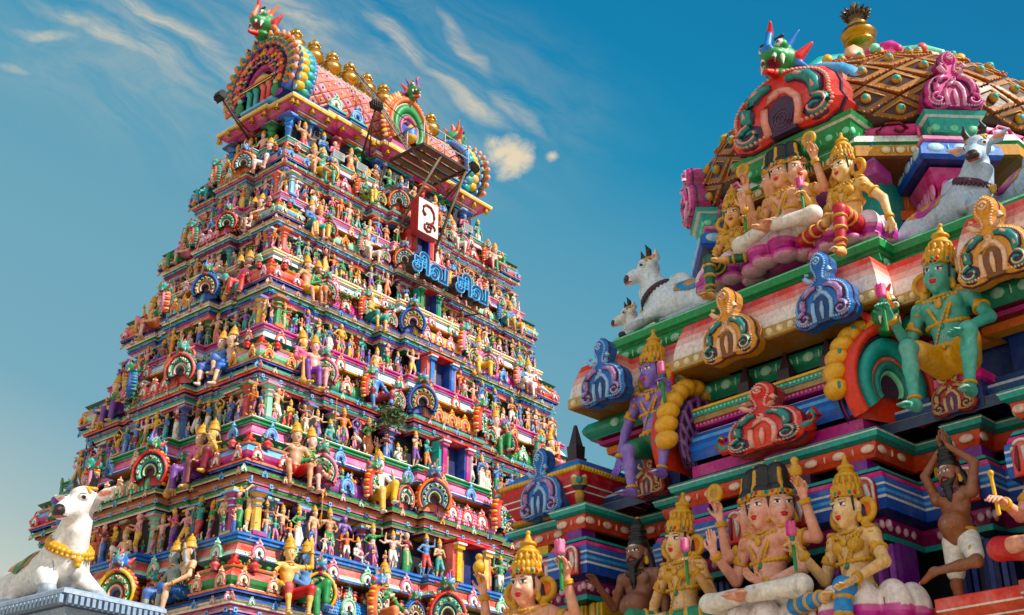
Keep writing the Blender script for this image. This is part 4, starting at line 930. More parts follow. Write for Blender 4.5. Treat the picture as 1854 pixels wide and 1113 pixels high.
BG = [dict(arms=('knee','raised'), legs=('hang','hangw')), dict(arms=('lean','knee'), legs=('hangw','hang'), garment='short'), dict(arms=('knee','cheek'), legs=('hang','up'), garment='pants'), dict(arms=('lean','knee'), legs=('slant','hang'), garment='short', mous=True),
      dict(arms=('club','knee'), hold=('club',None), legs=('hangw','hang'), garment='pants', shirt=PAL['rose']), dict(arms=('chest','lean'), legs=('hang','out'), garment='short'), dict(arms=('knee','knee'), legs=('hangw','hangw'), garment='dhoti', shirt=PAL['blue']), dict(arms=('raised','lean'), legs=('up','slant'), garment='dhoti'), dict(sex='f', arms=('chest','knee'), legs=('hang','fold'), shirt=PAL['green'])]
SPM = [figure('small_statue%d' % i, h=.021, **k) for i, k in enumerate(SP)]
BGM = [figure('seated_statue%d' % i, h=.0165, **k) for i, k in enumerate(BG)]
def fixed(parts, skin, cloth, name='small_figure'):
    """one small carved figure with its own colours, as a single mesh"""
    V, Q, C, o = [], [], [], 0
    for k, me in parts.items():
        n = len(me.vertices); co = np.zeros(n*3, np.float32); me.vertices.foreach_get('co', co); cc = np.zeros(n*4, np.float32); me.color_attributes['Col'].data.foreach_get('color', cc); cc = cc.reshape(-1, 4)
        q = np.zeros(len(me.loops), np.int32); me.loops.foreach_get('vertex_index', q); cc[cc[:,3] < .5] = (skin if k == 'body' else cloth)
        V.append(co.reshape(-1, 3)); C.append(cc); Q.append(q.reshape(-1, 4)+o); o += n
    return new_mesh(name, np.concatenate(V), np.concatenate(Q), np.concatenate(C), True)
RFM = [fixed(figure('tiny_statue%d' % i, h=.040, **SP[k]), lin(SK[i % len(SK)][1]), lin(CL[(i*3+1) % len(CL)][1])) for i, k in enumerate((0,1,3,7,9,10,15,16,17,20,22,4,13,8))]  # added small statues standing along ledges and cornices, to thicken the rows
for ti in range(6):
    H = LV[ti+1]-LV[ti]; hx, hy, cy = hxf(LV[ti]), hyf(LV[ti]), cyf(LV[ti]); Z = LV[ti]+EYE
    for F, half in (('R', hx), ('L', hy)):
        n = int(2*half/(.14*H))
        for i in range(n):
            u = -half*.98+2*half*.98*(i+.5+rs.uniform(-.2,.2))/n; s = .115*H*rs.uniform(.85,1.15)
            if i % 1 == 0 and not (F == 'R' and abs(u) < .2*H): orn('small_figure', rs.choice(RFM), onface(F, u+rs.uniform(-.05,.05)*H, (.0 if abs(u) < half*.2 else -.0)-.035*H, Z, hx, hy, cy) @ Matrix.Rotation(rs.uniform(-.7,.7), 4, 'Z') @ Matrix.Scale(s*rs.uniform(.75,1.), 4), None)
            orn('small_figure', rs.choice(RFM), onface(F, u+.03*H, -.215*H, Z+.695*H, hx, hy, cy) @ Matrix.Rotation(rs.uniform(-.4,.4), 4, 'Z') @ Matrix.Scale(s*.62, 4), None)
            orn('small_figure', rs.choice(RFM), onface(F, u, -.165*H, Z+.535*H, hx, hy, cy) @ Matrix.Rotation(rs.uniform(-.4,.4), 4, 'Z') @ Matrix.Scale(s, 4), None)
for q in ORN['small_figure']: pass
ORN['small_figure'] = [(a, b, tower) for a, b, c in ORN['small_figure']]
flush_orn()
LEDN = ['hidden','blue','green','purple','yellow','pink','teal']
def walk(slots, big):
    by = {}
    for q in slots: by.setdefault((q[0], q[1]), []).append(q)
    for (ti, F), L in by.items():
        L.sort(key=lambda q: q[2] if F == 'R' else -q[2])
        last = None
        for j, (t_, F_, u, i, M, H) in enumerate(L):
            if F == 'R' and u < 0 and 0: continue
            c = LEDN[ti]
            if ti == 0 and not big: continue
            k = rs.randrange(len(SPM) if not big else len(BGM))
            while k == last: k = rs.randrange(len(SPM) if not big else len(BGM))
            last = k
            sn, sc = rs.choices(SK, SKW)[0]; cn, cc = rs.choice(CL)
            while cn == sn: cn, cc = rs.choice(CL)
            spec = (BG if big else SP)[k]; s = (.40 if big else .19*rs.uniform(.82, 1.15))*H
            if ti == 6: s = .86
            if not big and spec.get('legs', ('',))[0] in SIT: 
                s *= 1.15; M = M @ Matrix.Translation((0, 0, 0))
            kind = {'tall':'crowned','bun':'crowned','none':'bareheaded','cap':'turbaned','bald':'bald','topknot':'bearded'}[spec.get('crown','tall')]
            gn = {'long':'robe','dhoti':'dhoti','short':'shorts','pants':'trousers'}[spec.get('garment','dhoti')]
            fn = 'sunlit' if F == 'R' else 'shaded'
            if big: lab = f'{sn} {kind} giant in {cn} {gn} seated above the {c} ledge, {ordn(j)} from corner, {fn} face' if ti else f'{sn} {kind} giant in {cn} {gn} seated on lowest cornice, {ordn(j)} from corner, {fn} face'
            else: lab = f'{sn} {kind} statue in {cn} {gn}, {ordn(j)} from corner on {c} ledge, {fn} face'
            yaw = rs.uniform(-.35, .35)
            place_figure((BGM if big else SPM)[k], TC @ M @ Matrix.Rotation(yaw, 4, 'Z') @ Matrix.Scale(s, 4), lab, lin(sc), lin(cc), ('giant statues seated on the tower cornices' if big else f'statues standing along the {c} ledge'), 'seated_statue' if big else 'statue')
walk(slots_small, False); walk(slots_big, True)
# ------------------------------------------------------------------ the nearer shrine roof, its frontage running along local X, out towards -Y
VM = Matrix.Translation((0, 0, EYE)) @ Matrix.Rotation(math.radians(-46), 4, 'Z')
_F, _P = 2315., math.radians(25.5)
def at(px, py, y):
    """point of the photo taken at depth y in the shrine's own axes"""
    u = (px-927)/_F; v = (556.5-py)/_F; d = Vector((u, math.cos(_P)-v*math.sin(_P), math.sin(_P)+v*math.cos(_P)))
    d = Matrix.Rotation(math.radians(46), 3, 'Z') @ d; return d*(y/d.y)
shrine = thing('shrine_roof', 'close painted shrine roof with zigzag ledges, arched plaques and a tiled dome', 'shrine', VM)
def ovals(mb, path, off, z, rx, rz, step, c, c2=None, closed=False):
    P = [Vector(p) for p in path]; n = len(P)
    for i in range(n if closed else n-1):
        a, b = P[i], P[(i+1) % n]; d = b-a; L = d.length
        if L < step*.7: continue
        d.normalize(); nrm = Vector((d.y, -d.x)); k = max(int(L/step), 1); M = Matrix.Rotation(math.atan2(d.y, d.x), 4, 'Z')
        for j in range(k):
            p = a+d*(L*(j+.5)/k)+nrm*off; mb.blob((p.x, p.y, z), (rx, .022, rz), c, 10, 6, M)
            if j < k-1 and rx > .05:
                p = a+d*(L*(j+1)/k)+nrm*off; mb.blob((p.x, p.y, z), (.010, .016, rz*.95), c2 or c, 6, 4, M)
def path_shift(path, dy): return [(x, y+dy) for x, y in path]
LP = [(-10.55,12.5),(-10.55,10.1),(-9.62,10.1),(-9.62,9.87),(-9.08,9.87),(-9.08,10.72),(-8.55,10.72),(-8.55,10.38),(-8.10,10.38),(-8.10,10.10),(-6.85,10.10),(-6.85,10.06),(-5.62,10.06),(-5.62,10.74),(-5.2,10.74),(-5.2,10.45),(-4.80,10.45),(-4.80,10.72),(-4.45,10.72),(-4.45,10.08),(-2.2,10.08),(-2.2,10.7),(-1.2,10.7)]
pal = PAL
# lower frontage: ledge, bands and the dark recess behind the row of deities
mb = MB(); mb.mould(LP, [(-.5,4.075,pal['turq']),(-.02,4.07,pal['mint']),(0,4.06,pal['turq']),(.012,4.04,pal['white']),(.005,4.03,pal['turq']),(-.005,4.0,pal['turq']),(-.01,3.985,pal['teal']),(-.05,3.96,pal['teal']),(-.09,3.955,pal['dark'])]); mb.build('teal_ledge', shrine, 'near')
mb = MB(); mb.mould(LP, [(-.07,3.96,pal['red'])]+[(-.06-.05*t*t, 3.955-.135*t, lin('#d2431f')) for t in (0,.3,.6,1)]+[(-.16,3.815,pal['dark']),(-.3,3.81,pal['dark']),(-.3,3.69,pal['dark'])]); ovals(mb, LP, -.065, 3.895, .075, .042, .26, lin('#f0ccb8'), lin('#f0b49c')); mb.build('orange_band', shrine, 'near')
mb = MB()
for i in range(len(LP)-1):
    a, b = Vector(LP[i]), Vector(LP[i+1]); L = (b-a).length; 
    if b.x-a.x < .3: continue
    for j in range(max(int(L/.6), 1)):
        x = a.x+(j+.5)*L/max(int(L/.6), 1); mb.box(x-.11, x+.11, a.y+.10, a.y+.32, 3.685, 3.815, pal[('purple','yellow','plum')[(i+j) % 3]])
mb.build('recess_block', shrine, 'near')
mb = MB(); mb.mould(LP, [(-.3,3.71,pal['dgreen']),(-.05,3.70,pal['turq']),(-.03,3.665,pal['teal']),(-.06,3.66,pal['rose']),(-.02,3.645,pal['rose']),(.0,3.60,pal['magenta']),(.0,3.585,pal['navy'])]
   +[(.015,3.58,lin('#2b6cc4')),(.022,3.525,pal['white']),(.022,3.505,lin('#2b6cc4')),(.022,3.47,pal['sky']),(.022,3.44,lin('#2b6cc4')),(.022,3.41,pal['white']),(.022,3.385,pal['royal']),(.02,3.32,pal['royal']),(.015,3.285,pal['navy']),(-.03,3.25,pal['navy']),(-.10,3.24,pal['dark'])]); mb.build('blue_band', shrine, 'near')
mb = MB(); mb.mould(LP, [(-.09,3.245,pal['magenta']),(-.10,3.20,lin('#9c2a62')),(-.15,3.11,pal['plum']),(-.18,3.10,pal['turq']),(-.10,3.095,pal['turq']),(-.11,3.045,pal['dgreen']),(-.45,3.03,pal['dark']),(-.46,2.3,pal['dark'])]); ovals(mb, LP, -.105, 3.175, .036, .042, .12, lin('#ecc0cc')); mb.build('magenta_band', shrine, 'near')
def niche_plaque():
    m = MB(); pts = [(-.10,0),(.10,0)]+[(.10*math.cos(a), .22+.10*math.sin(a)) for a in [math.pi*i/8 for i in range(9)]]
    m.prism(pts, -.05, .02, pal['coral'], pal['maroon'], .012); m.tube([(.085*math.cos(a), -.055, .22+.085*math.sin(a)) for a in [math.pi*i/8 for i in range(9)]], .014, pal['white'], 6)
    m.tube([(.085,-.055,.02),(.085,-.055,.22)], .013, pal['white'], 6); m.tube([(.02,-.055,.05),(.035,-.06,.14),(.015,-.055,.24)], [.008,.028,.02], pal['white'], 7); m.tube([(-.05,-.052,.04),(-.055,-.055,.12),(-.04,-.052,.26)], [.012,.022,.010], pal['maroon'], 6)
    return m.mesh('niche_plaque', 'near')
NP_ = niche_plaque()
for x, y in ((-9.25,9.87),(-10.2,10.1),(-9.85,10.1),(-8.32,10.38),(-7.95,10.1),(-7.25,10.1),(-6.5,10.06),(-5.78,10.06),(-5.0,10.45),(-4.3,10.08),(-3.4,10.08)): link('niche_plaque', NP_, shrine, loc=(x, y-.02, 3.275))
cols_ = [(-9.45,10.15,'yellow'),(-9.22,10.15,'yellow'),(-8.35,10.7,'yellow'),(-7.75,10.35,'navy'),(-7.0,10.35,'purple'),(-6.3,10.35,'purple'),(-5.82,10.3,'purple'),(-5.0,10.75,'navy'),(-4.25,10.4,'royal'),(-3.2,10.4,'navy'),(-10.2,10.4,'tan'),(-8.9,10.9,'navy'),(-5.4,11.0,'navy')]
for x, y, c in cols_:
    m = MB(); w = .30 if c != 'yellow' else .2; k = pal[c]; hl = tuple(min(q*2.2+.06, .7) for q in k[:3])+(1,)
    for j in range(5): m.box(x-w/2+w*j/5, x-w/2+w*(j+1)/5-.012, y-.02*(2-abs(j-2)), y+.3, 2.3, 3.03, k if j % 2 == 0 else hl)
    m.build('column', shrine, 'near')
BP = [(-10.9,12.5),(-10.9,8.9),(-9.0,8.9),(-9.0,9.95),(-8.3,9.95),(-8.3,9.75),(-5.45,9.75),(-5.45,10.15),(-5.15,10.15),(-5.15,9.85),(-4.35,9.85),(-4.35,9.7),(-1.5,9.7)]
mb = MB(); mb.mould(BP, [(-.9,2.37,pal['maroon']),(0,2.37,pal['coral']),(.02,2.36,pal['coral']),(.02,2.27,pal['white']),(.015,2.255,lin('#cc4420')),(-.01,2.18,pal['white']),(-.01,2.165,lin('#cc4420')),(-.06,2.05,pal['maroon']),(-.12,2.03,pal['turq']),(-.1,1.9,pal['teal']),(-.2,1.88,pal['tan']),(-.2,-1.6,pal['tan'])])
for i in range(60):
    x = -10.8+i*.155
    if x > -9.0: mb.blob((x, 9.70 if -5.4 > x or x > -4.3 else 9.80, 2.11), (.05,.02,.018), pal['cream'], 7, 4)
mb.build('orange_base', shrine, 'near')
# pavilion at the left corner: cushion roof with stone spike
pv = link('corner_pavilion', None, shrine, loc=(-9.88, 10.60, 4.07)); q = [(-.5,-.5),(.5,-.5),(.5,.5),(-.5,.5)]
mb = MB(); mb.mould(q, [(0,0,pal['ochre'])]+[(.02,.01,pal['yellow']),(.03,.06,pal['yellow']),(.0,.08,pal['red'])]+[(.02,.10,lin('#b8323c')),(.07,.20,pal['white']),(.075,.215,lin('#b8323c')),(.10,.27,pal['white']),(.105,.285,lin('#b8323c')),(.12,.36,lin('#c8464a')),(.14,.42,pal['yellow']),(.16,.43,pal['ochre']),(.16,.47,pal['blue']),(.10,.49,pal['blue']),(.0,.60,pal['rose']),(-.15,.68,pal['lilac']),(-.38,.74,pal['dark'])], True, True)
for i in range(26):
    for s_ in (-.65, .65): mb.blob((-.65+1.3*i/25, s_, .445), (.035,.035,.03), pal['yellow'], 6, 4); mb.blob((s_, -.65+1.3*i/25, .445), (.035,.035,.03), pal['yellow'], 6, 4)
    for s_ in (-.53, .53): mb.blob((-.53+1.06*i/25, s_, .035), (.03,.03,.035), pal['ochre'], 6, 4); mb.blob((s_, -.53+1.06*i/25, .035), (.03,.03,.035), pal['ochre'], 6, 4)
mb.build('cushion_roof', pv, 'near')
def spike():
    m = MB(); m.lathe([(.115,0),(.125,.14),(.10,.15),(.11,.29),(.085,.30),(.02,.56)], lin('#35202c'), 4, smooth=False); return m.mesh('stone_spike', 'near')
SPK = spike(); link('stone_spike', SPK, pv, loc=(0,0,.70), rot=(0,0,math.radians(45)))
mb = MB(); mb.lathe([(.05,0),(.07,.1),(.05,.16),(.11,.22),(.12,.32),(.09,.40),(.05,.44),(.03,.5)], [pal['tan'],pal['ochre'],pal['dark'],pal['tan'],pal['cream'],pal['tan'],pal['tan']], 12, Matrix.Translation((.56,-.56,.06)) @ Matrix.Rotation(math.radians(45),4,'Z') @ Matrix.Diagonal((.8,.5,.9,1))); mb.blob((.61,-.61,.31), (.04,.04,.045), pal['teal']); mb.build('corner_boss', pv, 'near')
# arched plaques
def kudu_big(c, rim, sw, niche, dark=pal['plum'], knob=True):
    m = MB(); R = [(.09,.02),(.18,-.01),(.33,-.02),(.45,.04),(.50,.15),(.465,.25),(.475,.35),(.45,.47),(.38,.58),(.28,.655),(.17,.70),(.105,.76),(.115,.84),(.155,.92),(.165,1.02),(.13,1.12),(.06,1.19),(0,1.22)]
    if not knob: R = R[:10]+[(.17,.72),(.08,.755),(0,.765)]
    out = R+[(-x, z) for x, z in R[-2::-1]]
    m.prism([(x*1.03, z*1.02-.01) for x, z in out], -.085, -.06, dark, dark); m.prism(out, -.15, .10, c, tuple(q*.6 for q in c[:3])+(1,), .035)
    q = inset(out if True else out, .055)
    n = len(out); A = sum(out[i][0]*out[(i+1) % n][1]-out[(i+1) % n][0]*out[i][1] for i in range(n)); q = inset(out, .05 if A > 0 else -.05)
    for i in range(n-1):
        a, b = Vector((q[i][0], -.155, q[i][1])), Vector((q[i+1][0], -.155, q[i+1][1])); L = (b-a).length; k = max(int(L/.034), 1)
        for j in range(k): m.blob(a.lerp(b, (j+.5)/k), (.019,.022,.019), rim, 6, 4)
    for s in (-1, 1):
        pts = [(.075*s,.60),(.17*s,.585),(.26*s,.52),(.31*s,.42),(.315*s,.32),(.29*s,.26)]; P3 = [Vector((x, -.165, z)) for x, z in pts]
        m.tube([p+Vector((0,.045,0)) for p in P3], [.05,.07,.088,.088,.078,.055], dark, 8); m.tube(P3, [.03,.045,.058,.058,.05,.03], sw, 8); m.tube([p+Vector((0,-.04,0)) for p in P3[1:-1]], .017, rim, 5)
        sp = [Vector((s*(.30+math.cos(a)*r), -.165, .135+math.sin(a)*r)) for a, r in [(1.6-.5*i, .118-.0062*i) for i in range(16)]]
        m.blob((s*.30,-.13,.135), (.145,.04,.145), dark, 12, 6); m.tube(sp, [.034-.0012*i for i in range(16)], sw, 7); m.tube([p+Vector((0,-.028,0)) for p in sp[:11]], .011, rim, 5)
        if knob: m.tube([Vector((s*.10,-.16,.70)),Vector((s*.17,-.18,.73)),Vector((s*.215,-.19,.79)),Vector((s*.19,-.19,.845)),Vector((s*.15,-.19,.83))], [.03,.04,.04,.034,.02], rim, 7)
        m.tube([Vector((s*x,-.16,z)) for x, z in ((.13,.03),(.155,.2),(.15,.34),(.08,.46),(0,.50))], .034, rim, 7)
    m.prism([(-.115,.0),(.115,.0),(.13,.2),(.12,.32),(.06,.41),(0,.435),(-.06,.41),(-.12,.32),(-.13,.2)], -.158, -.1, niche)
    if not knob:
        for q in (.03,.06,.09): m.tube([(q*math.cos(a), -.16, .16+q*1.4*math.sin(a)) for a in [2*math.pi*i/14 for i in range(15)]], .006, lin('#5a3a58'), 5)
        return m.mesh('gable', 'near')
    m.tube([(0,-.165,.05),(0,-.175,.2),(0,-.165,.34)], [.015,.035,.02], rim, 7)
    m.blob((0,-.17,.55), (.05,.04,.05), rim, 9, 6); m.blob((0,-.195,.55), (.022,.03,.022), c, 7, 5)
    m.blob((0,-.10,1.02), (.12,.09,.16), c, 12, 8); m.tube([(.048*math.cos(a), -.19, 1.03+.055*math.sin(a)) for a in [2*math.pi*i/12 for i in range(13)]], .015, rim, 6); m.blob((0,-.18,1.03), (.026,.03,.03), rim, 8, 6)
    return m.mesh('arch_plaque', 'near')
KB = {'blue': kudu_big(lin('#2a70c4'), lin('#9cc4e8'), lin('#b07ab8'), lin('#123a78')), 'orange': kudu_big(lin('#e09a3c'), lin('#f0c4a0'), lin('#148a84'), lin('#7a4a20')), 'red': kudu_big(lin('#d83c34'), lin('#f0b0a4'), lin('#148a84'), lin('#d8452c')),
      'pink': kudu_big(lin('#cc3f8a'), lin('#eab0cc'), lin('#d864a0'), lin('#a82a70')), 'gable': kudu_big(lin('#dc4038'), lin('#eca090'), lin('#0f8a84'), pal['plum'], knob=False), 'dull': kudu_big(lin('#a5342c'), lin('#d8b488'), lin('#c8a070'), lin('#5a3060'))}
def plaque(c, p, s, rz=0, par=shrine): return link('arch_plaque', KB[c], par, loc=p, rot=(0,0,rz), scale=s)
for c, px, py, y, s in (('blue',1100,730,10.02,.68),('orange',1330,650,10.0,.70),('blue',1503,588,10.0,.68),('orange',1814,506,10.0,.72)):
    p = at(px, py, y); plaque(c, p, (s, s, s*.93))
p = at(985, 905, 10.0); plaque('blue', (p.x, 10.02, 4.07), .66)
for px, y in ((1180,10.28),(1735,10.36)):
    x = at(px, 880 if px < 1500 else 750, y).x; plaque('dull', (x, y, 4.075), (.45,.5,.42))
plaque('red', (at(1395,800,9.98).x, 10.0, 4.09), (.92,.9,.56))
mb = MB()
for s in (-1, 1):
    for o, r_, c in ((0,.055,lin('#d83c34')),(-.03,.03,lin('#148a84')),(-.04,.016,lin('#f0b0a4'))): mb.tube([Vector((at(1395,800,9.98).x+s*x, 9.93+o, 4.10+z)) for x, z in ((.30,.16),(.42,.10),(.52,.10),(.58,.17),(.54,.23),(.49,.2))], [r_,r_,r_*1.1,r_,r_*.8,r_*.5], c, 8)
mb.build('scroll', shrine, 'near')
# the long barrel roof between the two deities
x0, x1 = -7.80, -5.78
mb = MB(); mb.box(x0, x1, 10.12, 10.8, 4.08, 4.2, pal['magenta']); A = [math.radians(-20+115*i/22) for i in range(23)]
pts = [(10.45-.34*math.cos(a), 4.36+.30*math.sin(a)) for a in A]; cs = [lin('#1a58b8'), lin('#1a58b8'), lin('#2a74d0'), lin('#1a58b8'), pal['sky'], lin('#1f60c0'), pal['white'], lin('#1f60c0'), lin('#1a58b8'), pal['sky'], lin('#1a58b8')]
for i in range(22): mb.add([(x0,*pts[i]),(x1,*pts[i]),(x1,*pts[i+1]),(x0,*pts[i+1])], [(0,1,2,3)], cs[(i//2) % 11] if i % 2 or cs[(i//2) % 11] != pal['white'] else cs[0], False)
mb.build('barrel_roof', shrine, 'near')
mb = MB(); mb.box(x0, x1, 10.22, 10.9, 4.645, 4.70, pal['magenta']); mb.box(x0, x1, 10.20, 10.9, 4.70, 4.76, pal['tan']); mb.box(x0, x1, 10.185, 10.9, 4.76, 4.82, pal['turq']); mb.box(x0, x1, 10.17, 10.9, 4.82, 4.845, pal['yellow'])
for i in range(40): mb.blob((x0+(x1-x0)*(i+.5)/40, 10.18, 4.79), (.022,.012,.018), pal['mint'], 6, 4); mb.blob((x0+(x1-x0)*(i+.5)/40, 10.215, 4.672), (.02,.012,.018), pal['pink'], 6, 4)
mb.build('barrel_cap', shrine, 'near')
for px in (1350, 1425, 1505): link('stone_spike', SPK, shrine, loc=(at(px,700,10.4).x, 10.42, 4.84), rot=(0,0,math.radians(45)), scale=(.9,.9,.72))
def end_arch():
    g = MB(); n = 24; g.xadd(nasi(.82, .92, [lin('#d8402c'), pal['plum'], pal['turq'], lin('#e8806a'), pal['teal'], pal['mint']], .16, .24, None, n, None, pal['plum']), Matrix.Identity(4))
    base = horseshoe(.82, .92, 16)
    for i in range(2, 15):
        x, z = base[i]; g.blob((x*1.04, .06, .33+(z-.33)*1.04), (.085,.13,.085), lin('#e0a428'), 10, 8)
        if i % 2 == 0: g.blob((x*1.10, -.03, .33+(z-.33)*1.10), (.03,.03,.04), pal['teal'], 7, 5)
    P = horseshoe(.74, .84, 24)
    g.add([(x, .14, z) for x, z in P], [tuple(range(25))], lin('#4a2a50'))
    for f in (.9, .72, .55, .38): g.tube([(x*f, .15, .05+z*f) for x, z in P], .02, lin('#6e4478'), 6)
    for i in range(3, 22, 2): g.tube([(P[i][0]*.95, .155, .05+P[i][1]*.93), (P[i][0]*.55, .165, .05+P[i][1]*.58)], [.03,.012], lin('#7d5088'), 6)
    return g.mesh('gable', 'near')
EA = end_arch(); YB = yali('guardian_head', 1, lin('#1c8a45'), lin('#e08a28'), pal['magenta'], .022, 'near')
for x, r in ((-5.66, 68), (-7.98, -90)):
    link('gable', EA, shrine, loc=(x, 10.38, 4.08), rot=(0,0,math.radians(r)), scale=(1.2,1.1,1.22)); link('guardian_head', YB, shrine, loc=(x+(.16 if r > 0 else -.16), 10.28, 4.96), rot=(0,0,math.radians(r*.75)), scale=.46)
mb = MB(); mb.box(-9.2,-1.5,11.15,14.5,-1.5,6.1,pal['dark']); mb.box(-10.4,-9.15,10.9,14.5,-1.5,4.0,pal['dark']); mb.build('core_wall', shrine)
# recess behind, then the green band under the eave
RP = [(-9.3,12.4),(-9.3,10.85),(-8.7,10.85),(-8.7,10.95),(-7.95,10.95),(-7.95,10.85),(-5.6,10.85),(-5.6,11.0),(-4.6,11.0),(-4.6,10.85),(-2,10.85)]
mb = MB(); mb.mould(RP, [(.5,4.06,pal['slate']),(.5,4.16,pal['grey']),(.49,4.17,pal['navy']),(.40,4.18,lin('#24487c')),(.40,4.27,lin('#b4c0d0')),(.39,4.30,lin('#24487c')),(.28,4.32,lin('#24487c')),(.28,4.40,lin('#9cacc4')),(.1,4.43,lin('#24487c')),(.0,4.45,lin('#243c7c')),(.0,4.86,lin('#243c7c'))]
    +[(.05,4.86,pal['ochre']),(.16,4.88,pal['orange']),(.17,4.95,pal['yellow']),(.15,4.97,pal['maroon']),(.22,4.99,pal['magenta']),(.24,5.03,pal['rose']),(.18,5.045,pal['maroon']),(.30,5.05,pal['teal'])]+[(.30+.07*math.sin(t), 5.06+.20*t/3, lin('#14906c')) for t in (0,.5,1,1.6,2.2,2.8,3)]+[(.2,5.27,pal['dark']),(-.6,5.28,pal['dark'])])
ovals(mb, RP, .365, 5.155, .075, .055, .24, lin('#9cd0b8'), lin('#b4dcc8')); mb.build('green_band', shrine, 'near')
KP = [(-9.5,12.6),(-9.5,10.10),(-8.72,10.10),(-8.72,10.34),(-7.94,10.34),(-7.94,10.08),(-5.42,10.08),(-5.42,10.38),(-4.62,10.38),(-4.62,10.1),(-2,10.1)]
mb = MB(); wr = [lin('#e8dcd4'), lin('#ecd8d2'), lin('#e8b8ac'), lin('#e08a80'), lin('#d85a50'), lin('#d04840')]
mb.mould(KP, [(-.42,5.27,lin('#8a5a20')),(-.02,5.285,lin('#b07a34')),(0,5.29,pal['tan']),(.015,5.30,lin('#b89a64')),(.015,5.41,pal['tan']),(.0,5.42,pal['ochre'])]+[(-.005-.10*(i/5)**1.6, 5.425+.40*i/5, wr[i]) for i in range(6)]+[(-.16,5.84,pal['maroon']),(-.5,5.85,pal['maroon'])])
ovals(mb, KP, .015, 5.355, .045, .042, .13, pal['cream']); mb.build('eave', shrine, 'near')
GP_ = [(-9.14,12.8),(-9.14,10.54),(-5.6,10.54),(-5.6,10.80),(-4.9,10.80),(-4.9,10.8),(-2.0,10.8)]
mb = MB(); mb.mould(GP_, [(-.35,5.83,pal['dgreen']),(-.10,5.85,lin('#157a3a')),(-.05,5.88,lin('#1c8a45')),(.0,5.95,lin('#1c8a45')),(-.02,6.04,lin('#157a3a')),(-.06,6.06,pal['mint']),(-.0,6.065,lin('#1c9048')),(.03,6.09,lin('#1c9048')),(.04,6.17,pal['mint']),(.03,6.19,lin('#1f9a50')),(.0,6.215,lin('#1f9a50')),(-3.4,6.22,lin('#8a8070'))])
ovals(mb, GP_, -.01, 5.955, .075, .052, .25, lin('#8ac09a'), lin('#a8d0b0')); mb.build('green_ledge', shrine, 'near')
# octagonal neck, eave and tiled dome
CX, CY = -6.85, 13.15
def octa(r, cut=None): return [(CX+r*math.cos(math.radians(a))/math.cos(math.pi/8), CY+r*math.sin(math.radians(a))/math.cos(math.pi/8)) for a in range(-157, 203, 45)] if 0 else [(CX+r/math.cos(math.pi/8)*math.cos(math.radians(a)), CY+r/math.cos(math.pi/8)*math.sin(math.radians(a))) for a in [22.5+45*i for i in range(8)]]
dome = link('dome', None, shrine)
mb = MB(); O = octa(1.55); og = lin('#d8601f')
mb.mould(O, [(.35,6.2,pal['navy']),(.35,6.45,pal['navy']),(.12,6.46,lin('#b84a1c')),(.12,6.7,pal['dark']),(.05,6.72,og),(.05,6.95,pal['maroon']),(.02,6.96,pal['brown']),(.10,7.0,og),(.10,7.12,pal['dark']),(.02,7.13,og),(.02,7.4,pal['maroon']),(.10,7.42,lin('#5c3414')),(.55,7.52,lin('#7a4a1a')),(.60,7.53,pal['ochre']),(.60,7.66,pal['white']),(.58,7.68,pal['green']),(.62,7.70,lin('#dfe8e0')),(.58,7.80,pal['turq']),(.50,7.84,pal['sky']),(.42,7.86,pal['maroon'])], True)
ovals(mb, O, .61, 7.6, .055, .045, .15, pal['cream'], None, True); ovals(mb, O, .06, 6.83, .10, .09, .3, lin('#e08a50'), None, True); ovals(mb, O, .03, 7.27, .12, .1, .34, lin('#e88a50'), None, True); mb.build('neck', dome, 'near')
def dsec(t):                                    # bulging dome section
    a = math.pi*.5*t; P = [(2.16,7.98),(2.28,8.2),(2.24,8.5),(2.06,8.84),(1.74,9.18),(1.32,9.48),(.9,9.74),(.3,10.0)]; q = t*7; i = min(int(q), 6); q -= i; return P[i][0]+(P[i+1][0]-P[i][0])*q, P[i][1]+(P[i+1][1]-P[i][1])*q
mb = MB(); n = 48
mb.lathe([(1.95,7.74),(2.16,7.84),(2.18,7.93),(2.1,8.0)], [pal['magenta'],pal['rose'],pal['maroon']], n, Matrix.Translation((CX,CY,0)))
for i in range(32):
    a = 2*math.pi*i/32; mb.tube([(CX+2.18*math.cos(a+b), CY+2.18*math.sin(a+b), z-.09) for b, z in ((-.08,7.86),(-.085,7.97),(-.04,8.05),(.03,8.05),(.06,7.97),(.03,7.93),(0,7.97))], .022, pal['maroon' if i % 2 else 'pink'], 5)
mb.build('petal_band', dome, 'near')
mb = MB(); mb.lathe([dsec(.0+.93*i/20) for i in range(21)], pal['dbrown'], n, Matrix.Translation((CX,CY,0))); mb.build('dome_shell', dome, 'near')
mb = MB(); na = 20; nv = 7
